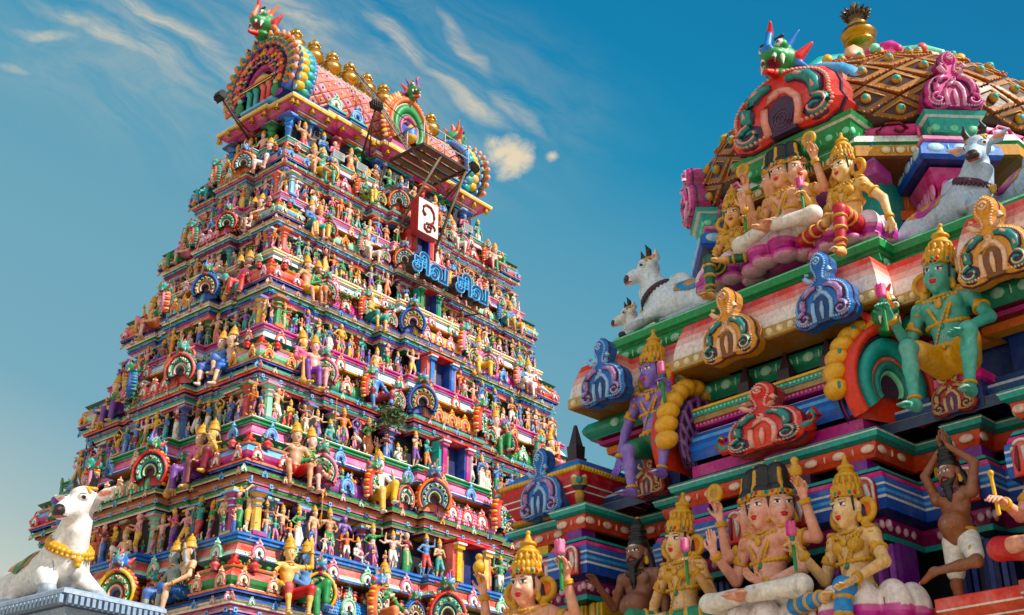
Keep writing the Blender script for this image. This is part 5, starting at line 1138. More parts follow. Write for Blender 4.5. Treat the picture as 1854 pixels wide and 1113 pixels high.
for j in range(nv):
    for i in range(na):
        a0 = 2*math.pi*(i+(j % 2)*.5)/na; q = []
        for du, dv in ((0,-1),(1,0),(0,1),(-1,0)):
            t = min(max((j+.5+dv*.93)/nv*.72+.01, 0), .86); r, z = dsec(t); a = a0+du*.93*math.pi/na; q.append(Vector((CX+r*math.cos(a), CY+r*math.sin(a), z)))
        c0 = sum(q, Vector())/4; nr = (c0-Vector((CX,CY,8.2))).normalized(); up = (q[2]-q[0]).normalized()
        o = [v+nr*.02 for v in q]; o[0] = q[0]+nr*.055; inn = [c0+(v-c0)*.62+nr*.035 for v in q]; inn[0] += nr*.015
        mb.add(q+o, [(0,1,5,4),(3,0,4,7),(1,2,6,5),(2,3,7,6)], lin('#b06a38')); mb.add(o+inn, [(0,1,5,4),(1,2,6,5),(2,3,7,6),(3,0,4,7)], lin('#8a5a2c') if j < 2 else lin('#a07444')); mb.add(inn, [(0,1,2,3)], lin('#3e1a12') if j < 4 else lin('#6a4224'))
        c1 = c0+nr*.10; mb.tube([inn[1].lerp(inn[0],.0)+nr*.01, inn[2]+nr*.01, inn[3]+nr*.01], .008, pal['ochre'], 5); c1 = c0+nr*.055; mb.blob(c1, .060, pal['ochre'], 9, 6); mb.blob(c1+nr*.025, .043, lin('#3aa8a0'), 9, 6)
        for w_ in range(4):                      # fringed lower edges
            for e0, e1 in ((0,1),(0,3)): mb.blob(o[e0].lerp(o[e1], (w_+.5)/4), .016, lin('#c87a44'), 5, 4)
mb.build('dome_tiles', dome, 'near')
mb = MB(); zt = 9.98
mb.lathe([(1.40,9.40),(1.46,9.48),(1.3,9.56),(1.0,9.76),(.6,10.05),(.2,10.4)], [pal['rose'],pal['white'],pal['peach'],pal['mint'],pal['turq']], 32, Matrix.Translation((CX,CY,0)))
for i in range(16):
    a = 2*math.pi*i/16; mb.tube([(CX+r*math.cos(a), CY+r*math.sin(a), z) for r, z in ((.25,10.32),(.7,10.0),(1.1,9.72),(1.46,9.48))], [.05,.10,.13,.05], pal[('turq','peach','rose','mint','white','sky')[i % 6]], 7); mb.blob((CX+1.46*math.cos(a+.2), CY+1.46*math.sin(a+.2), 9.5), .07, pal[('yellow','mint','coral')[i % 3]], 7, 5)
mb.build('lotus_cap', dome, 'near')
m = MB(); fz = 10.62; cg = lin('#b8862c'); cd_ = lin('#5a4a3c')
m.lathe([(.26,0),(.30,.05),(.22,.10),(.30,.16),(.34,.24),(.30,.32),(.18,.36),(.16,.44),(.20,.47),(.12,.52),(.10,.58),(.2,.66),(.22,.72),(.12,.80),(.07,.90),(.015,1.02)], [cg,cd_,cg,cg,cd_,cg,cd_,cg,cg,cg,cd_,cd_,cg,cg,cg], 20)
for i in range(14):
    a = 2*math.pi*i/14
    for z, r in ((.66,.22),(.73,.24)): m.tube([(r*.8*math.cos(a), r*.8*math.sin(a), z),(r*1.25*math.cos(a), r*1.25*math.sin(a), z+.05)], [.045,.008], cd_, 5)
o = thing('dome_finial', 'dull gilded pot finial standing alone on top of the tiled dome', 'finial', VM @ Matrix.Translation((CX,CY,fz)) @ Matrix.Scale(.72,4), None, m.mesh('dome_finial', 'gold'))
# gables of the neck: red one over the frontage, pink ones on the diagonals
def bracket(name, w, d, c, c2, loc, rz, z0_=0.):
    m = MB(); q = [(-w/2,d),(-w/2,0),(w/2,0),(w/2,d)]; m.mould(q, [(-.3,-.42,pal[c2]),(-.16,-.40,pal[c2]),(-.14,-.26,pal[c]),(-.10,-.24,pal[c2]),(-.07,-.22,pal[c]),(-.03,-.10,pal[c]),(-.02,-.06,pal['white']),(.02,-.05,pal[c]),(.04,0,pal[c]),(-.5,.01,pal[c2])]); ovals(m, q, -.06, -.16, .055, .05, .2, pal['mint']); return link(name, m.mesh(name, 'near'), dome, loc=loc, rot=(0,0,rz))
gx = -6.64; bracket('gable_base', 1.52, 1.4, 'green', 'green', (gx,10.84,8.0), 0); link('gable', KB['gable'], dome, loc=(gx,10.92,8.01), scale=(1.5,1.5,1.12))
link('guardian_head', yali('guardian_head', 1, lin('#1c8a45'), lin('#2a78c8'), lin('#e08a28'), .022, 'near'), dome, loc=(gx-.02,10.80,8.70), scale=.70)
mb = MB(); mb.box(gx-.62, gx+.62, 11.05, 12.6, 8.02, 8.7, lin('#c0787a')); mb.box(gx-.8, gx+.8, 11.15, 12.2, 7.50, 7.66, pal['lilac']); mb.box(gx-.82, gx+.82, 11.12, 12.2, 7.66, 7.70, pal['blue']); mb.box(gx-.72, gx+.72, 11.4, 12.4, 6.3, 7.5, pal['turq']); mb.box(gx-.80, gx+.80, 11.17, 11.5, 7.34, 7.50, lin('#b05a9a'))
mb.tube([(gx-.6+1.2*math.cos(t)*.0+(-math.cos(t))*.78+.6, 11.26, 8.35+math.sin(t)*.72) for t in [math.pi*i/14 for i in range(15)]], .09, pal['sky'], 8); mb.build('front_bay', dome, 'near')
for dg_ in (-49, 45):
    a = math.radians(-90-dg_); c, s = math.cos(a), math.sin(a); p = Vector((CX+2.2*c, CY+2.2*s, 7.62)); rz = a+math.pi/2
    bracket('gable_base', .62, .9, 'turq', 'teal', p+Vector((c,s,0))*.18+Vector((0,0,.32)), rz); link('gable', KB['pink'], dome, loc=p+Vector((c,s,0))*.12+Vector((0,0,.33)), rot=(0,0,rz), scale=(.66,1.0,.62))
    m = MB(); m.box(-.42,.42,.06,.9,0,.55,pal['magenta'], M=Matrix.Translation(p+Vector((0,0,.33))) @ Matrix.Rotation(rz,4,'Z') @ Matrix.Diagonal((.7,1,1,1)))
    q = [(-.42,.8),(-.42,0),(.42,0),(.42,.8)]; T = Matrix.Translation(p+Vector((c,s,0))*.18+Vector((0,0,-.24))) @ Matrix.Rotation(rz,4,'Z'); b = MB(); b.mould(q, [(-.5,-.06,pal['navy']),(0,-.05,pal['royal']),(.03,0,lin('#1f6ac4')),(.02,.10,lin('#2a80d4')),(-.04,.18,lin('#5aa4e0')),(-.10,.22,pal['pink']),(-.05,.24,pal['pink']),(-.05,.28,pal['peach']),(-.5,.29,pal['peach'])]); ovals(b, q, .02, .08, .10, .06, .24, lin('#a8d0ec')); b.mould([(-.26,.8),(-.26,.18),(.26,.18),(.26,.8)], [(-.08,-.95,lin('#c85a28')),(-.05,-.80,lin('#1c8a45')),(.10,-.78,lin('#2a9a4a')),(.14,-.66,lin('#7ac890')),(.10,-.62,lin('#1c8a45')),(-.02,-.56,pal['ochre']),(-.0,-.5,lin('#b83a78')),(-.04,-.3,lin('#c8508a')),(.06,-.08,lin('#b83a78')),(.0,-.05,pal['navy'])]); ovals(b, [(-.26,.8),(-.26,.18),(.26,.18),(.26,.8)], .0, -.3, .07, .10, .18, lin('#e0a0c0')); m.xadd(b, T); m.build('diagonal_bay', dome, 'near')
# ------------------------------------------------------------------ deities, sages and bulls of the near shrine
def nandi(name, cloth=pal['green'], cloth2=pal['gold'], collar=GOLD, h=.012, turn=0., tint=TINT, mat='near', down=.0, shade=(.55,.65,.75,1)):
    """lying bull, faces -Y, 1.35 tall; returns part meshes"""
    B = []; PA = []; HN = []; CO = []; CL_ = []; w = tint; K = BLK
    B += [ell((0,.62,.42), (.30,.62,.30), w, .08), ell((0,1.05,.38), (.33,.30,.32), w, .08), ell((0,.22,.45), (.27,.28,.33), w, .08), ell((0,.42,.76), (.13,.20,.15), w, .08)]
    for s in (-1, 1):
        B += [ell((.24*s,1.02,.28), (.14,.30,.24), w, .05), cap((.33*s,.95,.14), (.36*s,.55,.08), .085, .06, w, .04), cap((.36*s,.55,.08), (.34*s,.38,.06), .055, .06, w, .02)]
        B += [cap((.2*s,.12,.32), (.27*s,-.22,.12), .12, .075, w, .05), cap((.27*s,-.22,.12), (.25*s,.05 if s < 0 else -.33,.07), .07, .06, w, .03), ell((.25*s,.02 if s < 0 else -.37,.06), (.075,.09,.06), K, .01), ell((.34*s,.32,.05), (.07,.08,.05), K, .01)]
    for s in (-1, 1):
        PA += [tor((s*.24,1.02,.26), (1,0,0), .25, .012, lin('#7d92aa')), tor((s*.22,.2,.36), (1,.2,0), .22, .010, lin('#7d92aa'))]
    PA += [tor((0,.05+.03*q,.62+.07*q), (0,-.25,.5), .2-.012*q, .007, lin('#9fb0c0')) for q in range(4)]
    PA += [ell((0,.3,.12), (.6,.9,.10), lin('#a8b4be'))]
    nk = v3(0,-.02,.92); B += [cap((0,.18,.55), nk, .23, .155, w, .08), cap((0,-.02,.42), (0,-.13,.75), .13, .10, w, .08)]
    R = rotm(turn, down); C = nk+v3(0,-.06,.18); T = lambda *p: C+R@v3(*p)
    E = lambda L, p, r, c, k=.02: L.append(ell(T(*p), r, c, k, R))
    E(B, (0,.02,.02), (.155,.17,.155), w, .05); E(B, (0,-.17,-.06), (.115,.19,.115), w, .06); E(B, (0,-.32,-.10), (.10,.085,.085), w, .03); E(B, (0,.0,.12), (.11,.10,.06), w, .04)
    for s in (-1, 1):
        E(B, (.10*s,-.10,.055), (.05,.06,.045), w, .02); PA.append(ell(T(.135*s,-.135,.045), (.035,.045,.03), (.85,.8,.75,1), 0, R)); PA.append(ell(T(.14*s,-.14,.045), (.022,.03,.026), K, 0, R)); PA.append(ell(T(.12*s,-.12,.088), (.05,.05,.010), K, 0, R))
        B.append(cap(T(.13*s,.06,.04), T(.27*s,.06,.07), .038, .062, w, .03)); B.append(cap(T(.27*s,.06,.07), T(.40*s,.04,.13), .062, .014, w, .02)); PA.append(ell(T(.29*s,.0,.075), (.10,.045,.034), (.75,.28,.2,1), 0, R))
        HN += [cap(T(.085*s,.05,.14), T(.125*s,.06,.25), .052, .038, K, .01), cap(T(.125*s,.06,.25), T(.105*s,.05,.36), .036, .008, K, .02), tor(T(.09*s,.05,.155), R@v3(s*.3,0,1), .048, .016, GOLD)]
    PA += [ell(T(0,-.39,-.09), (.10,.10,.075), lin('#1a1216'), 0, R), ell(T(0,-.36,-.155), (.085,.10,.016), (.5,.12,.1,1), 0, R)]
    for s in (-1, 1): PA.append(ell(T(.045*s,-.41,-.07), (.018,.05,.018), (.25,.08,.07,1), 0, R))
    HN += [cap(T(.13*math.cos(a), -.03-.10*math.sin(a)*.0, .10+.06*math.sin(a)), T(.13*math.cos(a+.4), -.03, .10+.06*math.sin(a+.4)), .02, .02, GOLD, .006) for a in np.arange(0, 2.8, .4)]
    for i in range(28):
        a = 2*math.pi*i/28; p = v3(.225*math.cos(a), .08-.235*math.sin(a), .66-.125*math.sin(a))
        CO += [ell(p, .034, collar, .004), ell(p*v3(1.06,1.06,1)+v3(0,-.0,-.045), .022, collar, .004)]
    CO += [cap(v3(.21*math.cos(a),.09-.22*math.sin(a),.69-.117*math.sin(a)), v3(.21*math.cos(a+.3),.09-.22*math.sin(a+.3),.69-.117*math.sin(a+.3)), .03, .03, collar, .006) for a in np.arange(0, 6.3, .3)]; CO += [ell((0,-.19,.46), .045, GOLD, .01), ell((0,-.20,.41), .03, GOLD, .01)]
    CL_ += [ell((0,.70,.44), (.318,.30,.305), cloth2, .0)]
    cp = [ell((s*.25,.70,.60), (.2,.22,.16), cloth, 0) for s in (-1, 1)]+[ell((s*.27,.70,.60), (.2,.10,.07), cloth2, 0) for s in (-1, 1)]
    cut = [cap((0,.45,.745), (0,1.0,.715), .015, .015, cloth2, .02)]
    B.append(cap((.0,1.33,.45), (.22,1.36,.12), .03, .025, w, .02))
    P = {'body': sculpt(name+'_body', B, h, PA, mat), 'horn_band': sculpt(name+'_horns', HN, h*.8, [], mat), 'collar': sculpt(name+'_collar', CO, h*.8, [], mat)}
    # saddle cloth: a patch of the trunk's surface raised a little
    cl = sculpt(name+'_cloth', [ell((0,.62,.42), (.315,.66,.315), cloth2, .08), ell((0,1.05,.38), (.335,.3,.33), cloth2, .08), ell((0,.22,.45), (.285,.28,.34), cloth2, .08)], h, cp, mat)
    bm = bmesh.new(); bm.from_mesh(cl); bmesh.ops.delete(bm, geom=[v for v in bm.verts if not (.42 < v.co.y-.1*abs(v.co.x) < .98 and v.co.z > .44+.25*abs(v.co.y-.7))], context='VERTS')
    bmesh.ops.solidify(bm, geom=bm.faces[:], thickness=.02); bm.to_mesh(cl); bm.free(); P['saddle_cloth'] = cl
    return P
def lotus_seat(name, r=.42, hgt=.36, top='#e8d4da', low='#b8288a', h=.014):
    pr = [ell((0,0,hgt*.5), (r*.9,r*.8,hgt*.5), lin(top), .01)]
    for i in range(9):
        a = 2*math.pi*(i+.25)/9; pr.append(ell((r*.80*math.cos(a), r*.72*math.sin(a), hgt*.54), (r*.33,r*.33,hgt*.56), lin(top), .02))
    for i in range(11):
        a = 2*math.pi*i/11; pr.append(ell((r*.85*math.cos(a), r*.8*math.sin(a), hgt*.12), (r*.30,r*.30,hgt*.18), lin('#d8a8bc'), .01))
    pa = [ell((0,0,hgt*.30), (r*1.6,r*1.6,hgt*.30), lin('#cc60a4'), 0), ell((0,0,hgt*.28), (r*1.6,r*1.6,hgt*.16), lin(low), 0)]
    pa += [cap((r*1.16*math.cos(a), r*1.06*math.sin(a), hgt*.2), (r*1.0*math.cos(a), r*.9*math.sin(a), hgt*.95), .05, .012, lin('#8a1848')) for a in [2*math.pi*(i+.75)/9 for i in range(9)]]
    return sculpt(name, pr, h, pa, 'near')
HI = dict(hi=True, h=.0065)
def put(parts, p, s, rz, label, skin, cloth, group=None, name='statue', cat='statue'):
    return place_figure(parts, VM @ Matrix.Translation(p) @ Matrix.Rotation(rz, 4, 'Z') @ Matrix.Scale(s, 4), label, lin(skin), lin(cloth), group, name, cat)
GR = 'seated deities along the lower ledge of the shrine'; GU = 'deities on lotus seats along the upper ledge'
# lower row
def seat(px, py, y, s, crown=1.257): q = at(px, py, y); return (q.x, y, q.z-crown*s)
p = at(952, 1113, 9.55); put(figure('deity_a', arms=('bless','lap'), legs=('fold','hang'), extra_arms=('upfist','upfist'), hold=(None,None,'vase','lotus'), halo=True, curl=(.15,.6,.8,.8), look=(.05,0,0), **HI), seat(956,960,9.0,1.3), 1.3, .12, 'flesh four-armed gold-crowned deity, lowest left of the shrine, palm raised', '#e2a68a', '#c83a3a', GR)
p = at(1140, 1090, 9.9); put(figure('sage_a', arms=('bless','down'), legs=('stand','stand'), crown='topknot', beard=.24, belly=.09, garment='short', bands=False, curl=(.2,.5), opts=dict(beads=PAL['dark'], ash=True), **HI), (p.x+.02, 10.05, 1.78), 1.02, .1, 'dark brown bearded sage standing with one palm raised between two seated deities', '#8a5c48', '#c8a060')
p = at(1240, 1060, 9.6); put(figure('deity_b', sex='f', arms=('lean','bless'), legs=('hangw','fold'), garment='tights', hold=(None,'lotus'), halo=True, curl=(.5,1.1), look=(-.1,0,.12), shirt=None, **HI), seat(1228,893,9.72,1.12), 1.12, .05, 'pale gold-crowned goddess in green tights holding a pink lotus bud beside bearded sage', '#e6ba84', '#128060', GR)
p = at(1385, 1080, 9.6); put(figure('deity_c', arms=('bless','lap'), legs=('fold','fold'), extra_arms=('upfist','upfist'), crown='bun', extra_heads=1, hold=(None,None,'disc','vase'), curl=(.12,.4,.9,.9), garment='pants', look=(-.1,0,0), opts=dict(hand0=((0,-.1,1),(0,-1,.1)), hand1=((-.6,-.4,.5),(0,-.6,.8))), **HI), seat(1378,838,9.72,1.2,1.193), 1.2, -.05, 'three-headed deity with black topknots in white trousers, lower ledge', '#e4a892', '#e6e0d6', GR)
p = at(1535, 1060, 9.6); put(figure('deity_d', sex='f', arms=('bless','knee'), legs=('fold','hang'), garment='tights', hold=('lotus',None), halo=True, curl=(1.1,.4), look=(-.15,0,0), **HI), seat(1527,823,9.72,1.14), 1.14, -.1, 'pale gold-crowned goddess in bright blue tights seated between three-headed deity and yoga sage', '#e8c08c', '#2a86c8', GR)
p = at(1735, 1000, 9.75); put(figure('sage_b', arms=('over','over'), legs=('stand',((.20,-.22,-.30),(-.26,-.30,-.33))), crown='topknot', beard=.19, belly=.07, garment='short', bands=False, curl=(.05,.05), look=(-.05,.05,-.1), opts=dict(beads=PAL['plum'], ash=True, hand0=((.12,-.02,1),(1,0,0)), hand1=((-.12,-.02,1),(-1,0,0)), foot1=(-.75,-.2,-.55)), **HI), (p.x-.06, 9.95, 2.10), .82, -.12, 'bearded sage balancing on one leg with palms joined overhead', '#8e5a40', '#e2dcd2')
p = at(1925, 900, 9.7); put(figure('deity_e', arms=('forward','lap'), legs=('fold','hang'), hold=('rod',None), halo=True, curl=(1.,.4), **HI), (p.x, 9.72, 2.46), 1.1, -.1, 'pink deity cut off by the right picture edge, hand holding a yellow rod', '#e6a890', '#c83a3a', GR)
for px, y, c1 in ((1385,9.66,'#b8288a'),(1560,9.66,'#c03a94'),(955,9.60,'#b04a4a')):
    p = at(px, 1100, y if px > 1000 else 9.1); thing('lotus_seat', {1385:'white and magenta lotus seat under the three-headed deity, lower ledge',1560:'pink lotus seat under the goddess in blue tights, lower ledge',955:'lotus seat under the four-armed deity at lower left'}[px], 'lotus seat', VM @ Matrix.Translation((p.x, 9.80 if px > 1000 else 9.1, 2.10 if px > 1000 else 1.75)) @ Matrix.Scale(1.02, 4), 'lotus seats of the shrine', lotus_seat('lotus_seat', .46, .40, '#e8dcd8', c1))
# the two guardians seated in the recesses above
p = at(1172, 790, 10.25); put(figure('guard_a', arms=('lean','bless'), legs=(((.05,-.28,-.10),(.04,-.26,-.46)),((.20,-.28,.0),(.14,-.30,-.36))), garment='short', hold=(None,'lotus'), halo=True, curl=(.5,1.0), look=(-.22,.02,.05), opts=dict(disc=PAL['yellow'], sit=True), **HI), seat(1180,598,10.24,1.18), 1.18, .1, 'violet-skinned gold-crowned god holding a lotus bud, seated near the left corner', '#8a70c4', '#0f6a48')
p = at(1735, 640, 10.2); put(figure('guard_b', arms=('bless','knee'), legs=('hang','hangw'), garment='short', hold=('lotus',None), halo=True, curl=(1.0,.4), look=(.0,.0,.14), **HI), seat(1688,408,10.25,1.22), 1.22, .05, 'green-skinned gold-crowned god with knees apart holding a pink lotus', '#56a898', '#d8a020')
for q, sc_ in ((seat(1180,598,10.24,1.18), 1.18), (seat(1683,408,10.25,1.2), 1.2)):
    m = MB(); x, zz = q[0], q[2]; m.mould([(x-.2,11.0),(x-.2,10.34),(x+.2,10.34),(x+.2,11.0)], [(0,4.08,pal['navy']),(0,zz-.1,pal['magenta']),(.03,zz-.08,pal['rose']),(.03,zz,pal['rose']),(-.2,zz+.01,pal['rose'])]); m.build('seat_block', shrine, 'near')
# upper ledge
LS1, LS2 = lotus_seat('lotus_seat', .50, .42), lotus_seat('lotus_seat', .44, .36, '#e6ccd8', '#a83090')
UP = [(1330,10.98,1.0,LS2,''),(1425,10.90,1.12,LS1,''),(1535,10.92,1.06,LS2,'')]
for i, (px, y, s, ls, _) in enumerate(UP):
    x = at(px, (440,410,380)[i], y).x
    thing('lotus_seat', ('pink lotus seat under the green-legged goddess, upper ledge','largest pink and white lotus seat, under the three-headed deity above green ledge','magenta lotus seat under the goddess in red tights, upper ledge')[i], 'lotus seat', VM @ Matrix.Translation((x, y, (6.42,6.36,6.28)[i])) @ Matrix.Scale(1.0, 4), 'lotus seats of the shrine', ls)
    if i == 0: f = figure('deity_f', sex='f', arms=('lean','bless'), legs=('hang','fold'), garment='tights', hold=(None,'lotus'), halo=True, curl=(.4,1.), look=(.1,0,0), opts=dict(disc=PAL['navy']), **HI); lab, sk_, cl_ = 'small gold-crowned goddess in dark green tights at the left end of upper ledge', '#e2ae70', '#0c5a3c'
    elif i == 1: f = figure('deity_g', arms=('bless','lap'), legs=('fold','fold'), extra_arms=('upfist','upfist'), crown='bun', extra_heads=1, garment='pants', hold=(None,None,'disc','disc'), curl=(.12,.4,.9,.9), opts=dict(hand0=((0,-.1,1),(0,-1,.1))), **HI); lab, sk_, cl_ = 'three-headed deity with black topknots on large lotus above the green ledge', '#e2a886', '#e4dcd2'
    else: f = figure('deity_h', sex='f', arms=('bless','lean'), legs=('fold','hang'), garment='tights', hold=('lotus',None), halo=True, curl=(1.,.4), look=(-.1,0,0), **HI); lab, sk_, cl_ = 'gold-crowned goddess in red tights with one leg down, above green ledge', '#e6bc80', '#b4222c'
    put(f, seat(*((1325,333),(1412,260),(1521,240))[i], y-.22, s, 1.193 if i == 1 else 1.257), s, (.15,-.02,-.1)[i], lab, sk_, cl_, GU)
def put_bull(parts, M, label, skin, group=None):
    t = thing('bull_statue', label, 'bull statue', M, group)
    for k, me in parts.items():
        c = link(k, me, t)
        if k == 'body': c['paint'] = list(lin(skin)[:3])
NB = nandi('bull_w', lin('#3a8ac0'), lin('#c09030'), lin('#3a1c2c'), .013, .8, down=.28)
NG = nandi('bull_g', lin('#b04a9a'), lin('#c09030'), lin('#4a2438'), .012, -1.15, down=.42)
BG_ = 'bull statues on the upper ledge'
p = at(1210, 580, 10.95); put_bull(NB, VM @ Matrix.Translation((p.x-.12, 10.85, 6.2)) @ Matrix.Rotation(math.radians(-78), 4, 'Z') @ Matrix.Scale(.84, 4), 'white bull statue with dark collar and blue saddle cloth, left end of green ledge', '#d0dde6', BG_)
p = at(1138, 572, 11.7); put_bull(NB, VM @ Matrix.Translation((p.x+.06, 11.7, 6.42)) @ Matrix.Rotation(math.radians(-80), 4, 'Z') @ Matrix.Scale(.66, 4), 'second white bull half hidden behind the one on the left ledge end', '#dfe0d8', BG_)
p = at(1745, 360, 10.95); put_bull(NG, VM @ Matrix.Translation((p.x+.10, 11.15, 6.2)) @ Matrix.Rotation(math.radians(72), 4, 'Z') @ Matrix.Scale(.80, 4), 'blue-grey bull statue with purple saddle cloth below the pink gable', '#b2c6da', BG_)
p = at(1850, 330, 11.0); put_bull(NG, VM @ Matrix.Translation((p.x+.35, 11.2, 6.2)) @ Matrix.Rotation(math.radians(60), 4, 'Z') @ Matrix.Scale(.86, 4), 'blue-grey bull statue cut by the right edge of the picture', '#a6bcd2', BG_)
# the white bull on its own plinth at the lower left
def W(px, py, dist):
    u = (px-927)/_F; v = (556.5-py)/_F; d = Vector((u, math.cos(_P)-v*math.sin(_P), math.sin(_P)+v*math.cos(_P))); d *= dist/d.y; return Vector((d.x, d.y, d.z+EYE))
b = W(118, 1062, 13.0); PM = Matrix.Translation((b.x, b.y, 0)) @ Matrix.Rotation(math.radians(52), 4, 'Z'); zt_ = b.z
NW = nandi('bull_big', lin('#1f6a3a'), lin('#b88420'), GOLD, .010, -1.1, down=.22)
put_bull(NW, PM @ Matrix.Translation((.60, .90, zt_)) @ Matrix.Rotation(math.radians(-12), 4, 'Z') @ Matrix.Scale(1.06, 4), 'large white bull statue with gold bead collar lying on blue-grey plinth', '#e4e0da')
pl_ = thing('plinth', 'blue-grey moulded plinth with dentils under the large white bull', 'plinth', PM)
q = [(0,2.2),(0,0),(1.25,0),(1.25,2.2)]; gb = lin('#8fa4bc'); gd = lin('#6f86a2')
m = MB(); m.mould(q, [(-.9,zt_,gb),(0,zt_,gb),(.02,zt_-.02,lin('#a8b8cc')),(.02,zt_-.06,gd),(-.01,zt_-.07,gd),(-.05,zt_-.16,lin('#3c4c66')),(-.10,zt_-.17,gb),(-.16,zt_-.30,gb),(-.30,zt_-.36,gd),(-.30,zt_-.5,gb),(-.22,zt_-.6,gb),(-.22,0,gb)]); m.build('slab', pl_, 'near')
m = MB()
for i in range(30): m.box(-.045,.0,-.0+i*.07,-.0+i*.07+.04,zt_-.16,zt_-.075,gb); 
for i in range(17): m.box(.03+i*.072,.03+i*.072+.04,-.045,.0,zt_-.16,zt_-.075,gb)
o = m.build('dentil_course', pl_, 'near')
# ------------------------------------------------------------------ things fixed to the tower: platform, signs, lamps, weeds
zE = EYE
pf = thing('work_platform', 'rusty steel work platform with railings jutting out below the tower roof', 'platform', TC)
X0, X1, Y0, Y1, ZD = -1.45, 1.2, -5.25, -3.3, 28.0+zE
rust = lin('#5a3a2a'); rust2 = lin('#3c2820'); stl = lin('#b8b4ac')
m = MB()
for i in range(4): m.box(X0+.1, X1-.1, Y0+.06+i*(Y1-Y0-.1)/4, Y0+.06+(i+.82)*(Y1-Y0-.1)/4, ZD, ZD+.03, lin('#7a5840') if i % 2 else lin('#6a4632'))
m.build('deck', pf, 'wood')
m = MB(); m.box(X0, X0+.09, Y0, Y1, ZD-.06, ZD+.06, rust2); m.box(X1-.09, X1, Y0, Y1, ZD-.06, ZD+.06, rust2); m.box(X0+.09, X1-.09, Y0, Y0+.06, ZD-.06, ZD+.06, rust2); m.box(X0+.09, X1-.09, Y1-.06, Y1, ZD-.06, ZD+.06, rust2)
for i in (1, 2, 3): y = Y0+(Y1-Y0)*i/4; m.box(X0+.09, X1-.09, y-.03, y+.03, ZD-.07, ZD-.005, rust2)
m.build('frame', pf, 'wood')
for x, y in ((X0,Y0),((X0+X1)/2-.1,Y0),(X1,Y0),(X0+.02,(Y0+Y1)/2)):
    m = MB(); m.tube([(x,y,ZD+.02),(x,y,ZD+1.02)], .025, stl, 8); m.build('railing_post', pf, 'wood')
for a, b in (((X0,Y1,ZD+1.0),(X0,Y0,ZD+1.02)),((X0,Y0,ZD+1.02),(X1,Y0,ZD+1.02)),((X0,Y0,ZD+.5),(X1,Y0,ZD+.5)),((X1,Y0,ZD+1.02),(X1,Y1,ZD+1.0))):
    m = MB(); m.tube([a, b], .022, stl if b[1] == Y0 and a[1] == Y0 else lin('#7a5a44'), 8); m.build('rail', pf, 'wood')
for a, b in (((-.35,Y0+.05,ZD),(-1.15,-3.75,24.9+zE)),((X1-.05,Y0+.05,ZD),(.75,-3.9,24.5+zE)),((X0+.1,Y1+.3,ZD),(-1.9,-3.2,26.4+zE)),((X0,Y0+.6,ZD-.1),(X1,Y0+1.3,ZD-.5))):
    m = MB(); m.tube([a, b], .055, lin('#6a5a48'), 8); m.build('prop', pf, 'wood')
# lattice ladder leaning from the platform to the ridge
ld = thing('lattice_ladder', 'long steel lattice ladder leaning across the tower roof to the platform', 'ladder', TC)
A, B = Vector((-2.2,-1.7,32.7+zE)), Vector((-.7,-3.9,28.2+zE)); dx = Vector((.34,0,.06))
for o in (Vector((0,0,0)), dx): m = MB(); m.tube([A+o, B+o], .035, lin('#8c8478'), 6); m.build('rail', ld, 'wood')
n = 22; m = MB()
for i in range(n):
    p, q = A.lerp(B, i/n), A.lerp(B, (i+1)/n)
    m.tube([p, p+dx], .018, lin('#8c8478'), 5); m.tube([p, q+dx] if i % 2 else [p+dx, q], .014, lin('#a09888'), 5)
m.build('lattice', ld, 'wood')
# cables
cb = thing('cable', 'dark cable hanging over the tower roof beside the lattice ladder', 'cable', TC); m = MB()
m.tube([Vector((-2.5,-1.6,33.0+zE)).lerp(Vector((.2,-4.9,29.0+zE)), t)+Vector((0,0,-.5*math.sin(math.pi*t))) for t in [i/14 for i in range(15)]], .022, lin('#2a2624'), 5); m.build('wire', cb, 'wood')
def flood(lab, base, head, aim):
    t = thing('floodlight', lab, 'floodlight', TC); b, h_ = Vector(base)+Vector((0,0,zE)), Vector(head)+Vector((0,0,zE))
    m = MB(); m.tube([b, h_], .045, rust2, 7); m.tube([b+Vector((.5,.1,.35)), b.lerp(h_, .75)], .028, rust2, 6); m.build('arm', t, 'wood')
    R_ = Vector(aim).to_track_quat('-Y', 'Z').to_matrix().to_4x4(); m = MB(); m.box(-.24,.24,-.10,.10,-.17,.17,lin('#1c1c1e'), M=Matrix.Translation(h_) @ R_); m.box(-.27,.27,-.13,-.101,-.2,.2,lin('#101012'), M=Matrix.Translation(h_) @ R_)
    for i in range(5): m.box(-.2+i*.09,-.17+i*.09,.10,.17,-.14,.14,lin('#26262a'), M=Matrix.Translation(h_) @ R_)
    m.build('lamp_housing', t, 'wood')
flood('dark floodlight on a long arm at the left of the tower roof', (-5.3,.55,28.2), (-7.5,.2,29.5), (1,0,-.3))
flood('dark floodlight on an arm beside the front gable and lattice ladder', (-2.0,-2.2,28.3), (-2.5,-3.5,30.05), (.2,1,-.3))
flood('dark floodlight at the right end of the work platform', (2.7,-2.5,28.3), (3.5,-3.5,29.9), (-.3,1,-.3))
def text_mesh(ch, size, ext, off=0., bev=0., outline=False, name='lettering'):
    cu = bpy.data.curves.new(name, 'FONT'); cu.body = ch; cu.size = size; cu.align_x = 'CENTER'; cu.align_y = 'CENTER'; cu.extrude = ext; cu.offset = off; cu.bevel_depth = bev; cu.resolution_u = 6
    if outline: cu.fill_mode = 'NONE'; cu.extrude = 0
    o = bpy.data.objects.new('tmp', cu); COL.objects.link(o); dg_ = bpy.context.evaluated_depsgraph_get(); me = bpy.data.meshes.new_from_object(o.evaluated_get(dg_), depsgraph=dg_); bpy.data.objects.remove(o); return me
